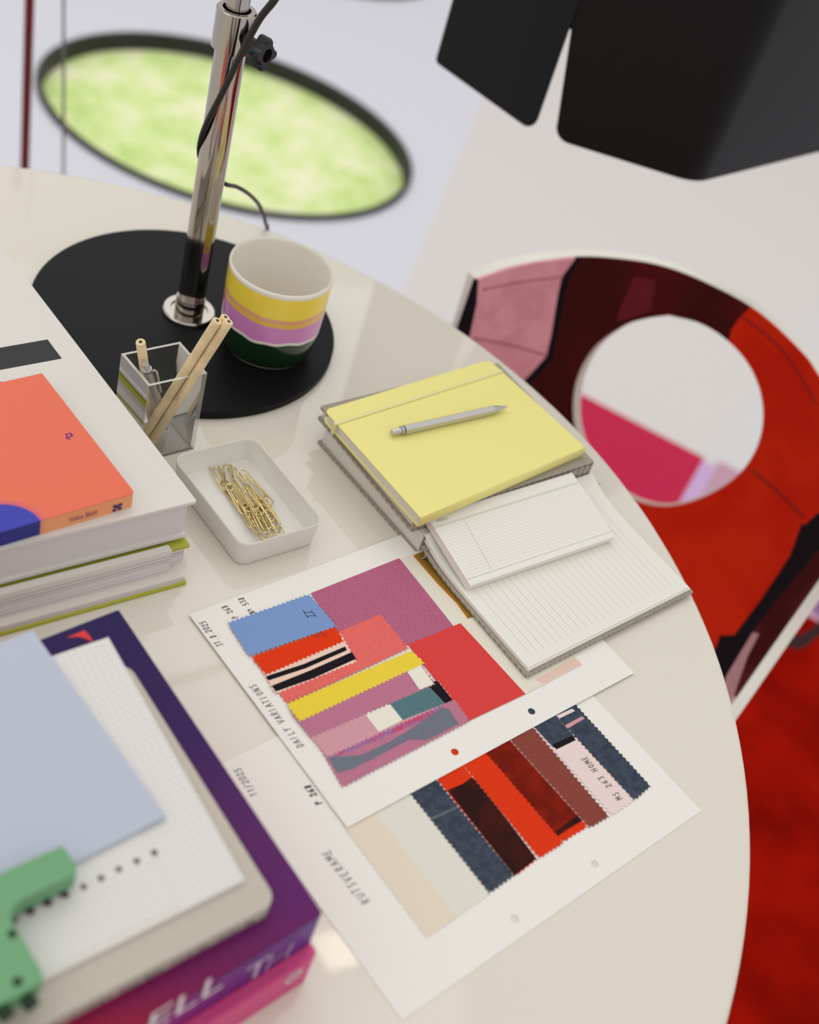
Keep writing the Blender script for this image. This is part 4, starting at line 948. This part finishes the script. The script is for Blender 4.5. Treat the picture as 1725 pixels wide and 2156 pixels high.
b_ = B(); b_.prism(rpoly(q, 0, which=[.003, .0005, .0005, .003], seg=5), KZ1-.0004, KZ1, mk, mk); b_.build('front_cover', kbk)
b_ = B(); b_.prism(rpoly(inset(q, [.0006, .0006, .0006, .0003]), 0, which=[.003, .0005, .0005, .003]), KZ0+.0004, KZ1-.0004, M['pages']); b_.build('page_block', kbk)
b_ = B(); b_.prism(rpoly(q, 0, which=[.003, .0005, .0005, .003], seg=5), KZ0, KZ0+.0004, mks, mks); b_.build('back_cover', kbk)
b_ = B(); sq = rpoly([q[0], tuple(Vector(q[0])+kd_*.004), tuple(Vector(q[3])+kd_*.004), q[3]], 0, which=[.003, 0, 0, .003], seg=5)
b_.prism(sq, KZ0+.0002, KZ1-.0001, mks, mks); kspine = b_.build('spine', kbk)
nrm_s = Vector((-kd_.x, -kd_.y, 0)); xd_ = Vector((-ks.x, -ks.y, 0))
def on_spine(u, v, cc0, nn0):  # point on vertical plane through cc0 with normal nn0
    d = ray(u, v); o_ = Vector((cc0[0], cc0[1], T)); return CAM+d*((o_-CAM).dot(nn0)/d.dot(nn0))
printed('spine_text', 'Inka Bell', on_spine(147, 1099, kc, nrm_s), xd_, Vector((0, 0, 1)), .0062, M['magenta_text'], kspine, lift=.0004)
b_ = B(); s0 = on_spine(247, 1068, kc, nrm_s)
for dx_, dz_ in ((-.0022, .002), (.0022, .002), (-.0022, -.002), (.0022, -.002), (0, .0005)):
    c0 = s0+xd_*dx_+Vector((0, 0, dz_))+nrm_s*.0004; vs = [c0+xd_*(.0017*math.cos(a))+Vector((0, 0, .0014*math.sin(a))) for a in [2*math.pi*i/12 for i in range(12)]]; b_.add(vs, [tuple(range(12))], bpy.data.materials.get('deep_blue') or mat('deep_blue', (44, 20, 110), .5))
b_.build('emblem', kspine)
b_ = B()
for a, b2 in (((139, 914), (149, 912)), ((149, 912), (154, 918)), ((139, 914), (142, 921)), ((142, 921), (150, 919)), ((143, 924), (148, 925)), ((149, 912), (150, 919)), ((138, 920), (143, 924))):
    q0, q1_ = P(*a, KZ1+.0001), P(*b2, KZ1+.0001); t_ = (q1_-q0).normalized(); s = Vector((-t_.y, t_.x, 0))*.0006; b_.add([q0-s, q1_-s, q1_+s, q0+s], [(0, 1, 2, 3)], M['magenta_text'])
b_.build('emblem', kbk)

# ================================================================== FRONT STACK
def gradbook(name, stops, pa, pb, org):
    m = bpy.data.materials.new(name); m.use_nodes = True; n = m.node_tree; b = n.nodes['Principled BSDF']; b.inputs['Roughness'].default_value = .4; b.inputs['Specular IOR Level'].default_value = .14
    t = n.nodes.new('ShaderNodeTexCoord'); d = (pb-pa); L2 = d.length_squared; dp = n.nodes.new('ShaderNodeVectorMath'); dp.operation = 'DOT_PRODUCT'; dp.inputs[1].default_value = d/L2
    n.links.new(t.outputs['Object'], dp.inputs[0]); s = n.nodes.new('ShaderNodeMath'); s.operation = 'SUBTRACT'; s.inputs[1].default_value = d.dot(pa-org)/L2; n.links.new(dp.outputs['Value'], s.inputs[0])
    cr = n.nodes.new('ShaderNodeValToRGB'); n.links.new(s.outputs[0], cr.inputs[0]); n.links.new(cr.outputs[0], b.inputs['Base Color']); e = cr.color_ramp.elements
    e[0].position = stops[0][0]; e[0].color = lin(stops[0][1]); e[1].position = stops[-1][0]; e[1].color = lin(stops[-1][1])
    for p, c in stops[1:-1]: e.new(p).color = lin(c)
    return m
PZ1, VZ1 = .0335, .0711; _d = P(390, 2156, PZ1)-P(649, 1992, PZ1); SF = math.degrees(math.atan2(_d.y, _d.x)) % 360; _d = None
pk = thing('pink_book', 'bright pink paperback at the bottom of the front stack', 'book', (-.07, .38, T))
qp = rect((.0356, .3722), SF, .21, 139.5, .235)
b_ = B(); b_.prism(rpoly(qp, 0, which=[.004, .004, .001, .001]), 0, PZ1, M['pink_cover'], M['pink_cover']); pcov = b_.build('cover', pk, bevel=.0025)
pn = Vector((math.cos(math.radians(SF+90)), math.sin(math.radians(SF+90)), 0)); pxd = Vector((-math.cos(math.radians(SF)), -math.sin(math.radians(SF)), 0))
s0 = on_spine(618, 2055, (.0356, .3722), pn); b_ = B(); ring = []
for a in [2*math.pi*i/24 for i in range(24)]: ring += [s0+pn*.0004+pxd*(.0062*math.cos(a))+Vector((0, 0, .0062*math.sin(a))), s0+pn*.0004+pxd*(.0046*math.cos(a))+Vector((0, 0, .0046*math.sin(a)))]
b_.add(ring, [(2*i, 2*((i+1) % 24), 2*((i+1) % 24)+1, 2*i+1) for i in range(24)], M['white_print'])
for z_ in (-.002, .001): b_.add([s0+pn*.0004+pxd*x_+Vector((0, 0, z_+dz)) for x_, dz in ((-.003, 0), (.003, .0005), (.003, .002), (-.003, .0015))], [(0, 1, 2, 3)], M['white_print'])
b_.build('emblem', pcov)
printed('spine_text', 'ecommunicating', on_spine(430, 2148, (.0356, .3722), pn), pxd, Vector((0, 0, 1)), .0085, M['ink'], pcov, lift=.0005)
vb = thing('purple_book', 'purple and crimson hardcover with white serif title on spine', 'book', (-.1, .4, T+PZ1))
vq0 = (.0292, .3768); qv = rect(vq0, SF, .225, 139.9, .2525)
orgv = Vector((-.1, .4, T+PZ1))
mv = gradbook('purple_cover', [(0, (34, 22, 76)), (.35, (54, 24, 86)), (.62, (88, 32, 96)), (.76, (94, 30, 98)), (.9, (112, 20, 80)), (1, (146, 16, 48))], P(230, 1290, VZ1), P(230, 2180, VZ1), orgv)
mvs = gradbook('purple_spine', [(0, (104, 56, 140)), (.35, (112, 48, 132)), (.6, (140, 44, 130)), (.85, (150, 34, 110)), (1, (150, 30, 80))], P(660, 1960, .05), P(150, 2200, .05), orgv)
b_ = B(); b_.prism(rpoly(qv, 0, which=[.002, .002, .001, .0015]), VZ1-.0026, VZ1, mv, mv); b_.build('front_cover', vb, bevel=.0008)
b_ = B(); b_.prism(rpoly(qv, 0, which=[.002, .002, .001, .0015]), PZ1+.0001, PZ1+.0026, mv, mv); b_.build('back_cover', vb, bevel=.0008)
b_ = B(); b_.prism(inset(qv, [.002, .003, .003, .002]), PZ1+.0026, VZ1-.0026, M['pages']); b_.build('page_block', vb)
b_ = B(); sq = [qv[0], qv[1], tuple(Vector(qv[1])-Vector(xy(pn))*.003), tuple(Vector(qv[0])-Vector(xy(pn))*.003)]
b_.prism(sq, PZ1+.0003, VZ1-.0003, mvs, mvs); vspine = b_.build('spine', vb, bevel=.0012)
sz = .0215
def serif(text, uv, size, m_=None):
    printed('spine_text', text, on_spine(*uv, vq0, pn), pxd, Vector((0, 0, 1)), size, m_ or M['white_print'], vspine, lift=.0006)
serif('ELL', (300, 2180), .034); serif('T', (506, 2074), .030, mat('lilac_print', (214, 190, 222), .5)); serif('H', (548, 2050), .030, mat('lilac_print2', (160, 120, 176), .5))
b_ = B(); b_.prism(pts2([(140, 1343), (178, 1327), (190, 1340), (196, 1352), (180, 1345), (165, 1341)], VZ1), VZ1, VZ1+.0002, M['red']); b_.build('printed_letter', vb); b_ = B(); b_.prism(pts2([(470, 1950), (500, 1935), (512, 1952), (484, 1968)], VZ1), VZ1, VZ1+.0002, M['red'])
tag(b_.build('printed_letter', vb), 'red printed shapes on the purple cover')
# linen notebook
LZ0, LZ1 = VZ1+.0002, .0830
lc = Vector(xy(P(586, 1899, LZ1))); l1 = (Vector(xy(P(564, 1862, LZ1)))-Vector(xy(P(258, 1375, LZ1)))).normalized(); l2 = (Vector(xy(P(113, 2154, LZ0)))-Vector(xy(P(560, 1919, LZ0)))).normalized()
ql = [tuple(lc), tuple(lc+l2*.21), tuple(lc+l2*.21-l1*.188), tuple(lc-l1*.188)]
ln = thing('linen_notebook', 'natural linen notebook with rounded corners on the purple book', 'notebook', (lc.x-.1, lc.y, T+LZ0))
M['linen_nat'] = fabric('natural_linen', (182, 172, 158), (214, 206, 196), 1.0, 2000)
rl_ = rpoly(ql, .0095, 6)
b_ = B(); b_.prism(rl_, LZ0, LZ1, M['linen_nat']); b_.build('cover', ln, bevel=.002)
b_ = B(); l2v = Vector((l2.x, l2.y, 0)); ln_n = Vector((l2.y, -l2.x, 0)); ln_n = ln_n if ln_n.y < 0 else -ln_n
for k in range(34):
    s = .014+k*.0042+random.uniform(-.0006, .0006); wd_ = random.choice((.0018, .0026, .0030)); h0 = LZ0+.0022; h1 = h0+random.choice((.0016, .0024, .0024))
    if k % 7 == 6: continue
    a = Vector((lc.x, lc.y, 0))+l2v*s+ln_n*.00025; bq_ = a+l2v*wd_
    b_.add([Vector((a.x, a.y, T+h0)), Vector((bq_.x, bq_.y, T+h0)), Vector((bq_.x, bq_.y, T+h1)), Vector((a.x, a.y, T+h1))], [(0, 1, 2, 3)], M['line_dark'])
tag(b_.build('edge_print', ln), 'dark print along the linen side')
# graph pad
GZ0, GZ1 = LZ1+.0002, .0862
gm = bpy.data.materials.new('graph_paper'); gm.use_nodes = True; n = gm.node_tree; b = n.nodes['Principled BSDF']; b.inputs['Roughness'].default_value = .75
gcn = Vector(xy(P(516, 1852, GZ1))); g1 = (Vector(xy(P(516, 1852, GZ1)))-Vector(xy(P(224, 1334, GZ1)))).normalized(); g2 = (Vector(xy(P(92, 2062, GZ1)))-gcn).normalized()
t = n.nodes.new('ShaderNodeTexCoord'); mpn = n.nodes.new('ShaderNodeMapping'); mpn.inputs['Rotation'].default_value = (0, 0, -math.atan2(g1.y, g1.x)); n.links.new(t.outputs['Object'], mpn.inputs[0])
bk = n.nodes.new('ShaderNodeTexBrick'); bk.offset = 0; bk.inputs['Scale'].default_value = 1; bk.inputs['Brick Width'].default_value = .0045; bk.inputs['Row Height'].default_value = .0045; bk.inputs['Mortar Size'].default_value = .0003
bk.inputs['Color1'].default_value = bk.inputs['Color2'].default_value = lin((224, 222, 218)); bk.inputs['Mortar'].default_value = lin((208, 207, 205)); n.links.new(mpn.outputs[0], bk.inputs[0]); n.links.new(bk.outputs[0], b.inputs['Base Color'])
gp = thing('graph_pad', 'white squared paper pad with a row of punched holes, on the linen notebook', 'notepad', (gcn.x-.1, gcn.y, T+GZ0))
gq = [tuple(gcn), tuple(gcn+g2*.185), tuple(gcn+g2*.185-g1*.190), tuple(gcn-g1*.190)]
b_ = B(); b_.prism(gq, GZ0, GZ1, gm, M['paper']); b_.build('sheets', gp)
b_ = B(); r_ = rect(xy(P(225, 1345, GZ1)), 0, 0, 0, 0)
sh = [tuple(gcn+g2*.040-g1*.003), tuple(gcn+g2*.18-g1*.003), tuple(gcn+g2*.18-g1*.184), tuple(gcn+g2*.042-g1*.184)]
b_.prism(sh, GZ1+.0001, GZ1+.0005, gm, M['paper']); b_.build('loose_sheet', gp)
b_ = B()
for u, v in ((325, 1795), (288, 1813), (250, 1830), (213, 1849), (176, 1867), (139, 1885), (103, 1903), (66, 1921), (30, 1938)):
    c0 = P(u, v, GZ1+.0006); b_.add([c0+Vector((.0019*math.cos(a), .0019*math.sin(a), 0)) for a in [2*math.pi*i/16 for i in range(16)]], [tuple(range(16))], M['line_dark'])
tag(b_.build('punched_holes', gp), 'row of small dark binding holes')
# blue card
BZ = .0900
bp_ = thing('blue_card', 'pale blue card sheet on the squared paper pad', 'card', P(348, 1717, GZ1+.0006))
c0 = Vector(xy(P(349, 1718, BZ))); b1v = Vector(xy(P(69, 1327, BZ))); b2v = (Vector(xy(P(166, 1812, BZ)))-c0).normalized()
L_ = (b1v-c0).length; d_ = (b1v-c0).normalized(); 
q = [tuple(c0), tuple(b1v), tuple(b1v+b2v*.2), tuple(c0+b2v*.2)]
b_ = B(); b_.prism(q, GZ1+.0007, BZ, M['blue_card']); b_.build('card', bp_)
# green punch
UZ0, UZ1 = BZ+.0002, .1040
gpn = thing('paper_punch', 'green plastic L-shaped paper punch on the blue card', 'paper punch', P(60, 1900, UZ0))
b_ = B(); pl = [(-120, 1885), (0, 1838), (120, 1784), (129, 1779), (135, 1783), (161, 1822), (161, 1834), (156, 1842), (75, 1880), (45, 1896), (31, 1908), (23, 1922), (24, 1936), (32, 1949), (85, 2040), (91, 2055), (84, 2070), (40, 2096), (0, 2114), (-120, 2170)]
b_.prism(pts2(pl, UZ1), UZ0, UZ1, M['punch']); b_.build('body', gpn, bevel=.0012)
b_ = B()
for u, v, r_ in ((26, 1966, .0024), (37, 2067, .0026)):
    c0 = P(u, v, UZ1+.0002); b_.add([c0+Vector((r_*math.cos(a), r_*math.sin(a), 0)) for a in [2*math.pi*i/16 for i in range(16)]], [tuple(range(16))], M['dark_green'])
tag(b_.build('screw_hole', gpn), 'dark screw recesses')
b_ = B()
for u, v in ((62, 2112), (10, 2134)):
    for k in range(1): b_.tube([P(u-9, v+7, UZ0+.008), P(u+10, v-10, UZ0+.008)], .0036, M['dark_green'], 12)
b_.build('spring', gpn, smooth=True)
b_ = B()
for u, v in ((131, 1880), (97, 1898), (60, 1916)):
    c0 = P(u, v, GZ1+.0012); b_.tube([c0, c0+Vector((0, 0, .004))], .0024, M['black_plastic'], 12)
b_.build('punch_pin', gpn, smooth=True)

# ================================================================== BACKGROUND RODS
p0 = PF(52, 347); yy = 1.75
top_, bot_ = PY(64, -60, yy), PY(52, 352, yy); d = (bot_-top_).normalized(); k = (0.013-bot_.z)/d.z; base = bot_+d*k
rd = thing('metal_stand', 'dark red upright metal pole beyond the table, left of the oval opening', 'stand', (base.x, base.y, 0))
b_ = B(); b_.tube([base, top_-d*.5], .0072, M['rod'], 20); b_.build('pole', rd, smooth=True)
lathe('foot', [(.10, 0), (.10, .010), (.095, .013), (0, .013)], (base.x, base.y, 0), M['rod'], rd)
a, b2 = PY(134, -60, 1.8), PY(134, 362, 1.8); d = (b2-a).normalized()
cb_ = B(); cb_.tube([a-d*.6, b2+d*((.004-b2.z)/d.z)], .0023, M['grey_cable'], 12); o = cb_.build('cable', smooth=True); tag(o, 'thin grey cable hanging in front of the oval opening', 'cable')
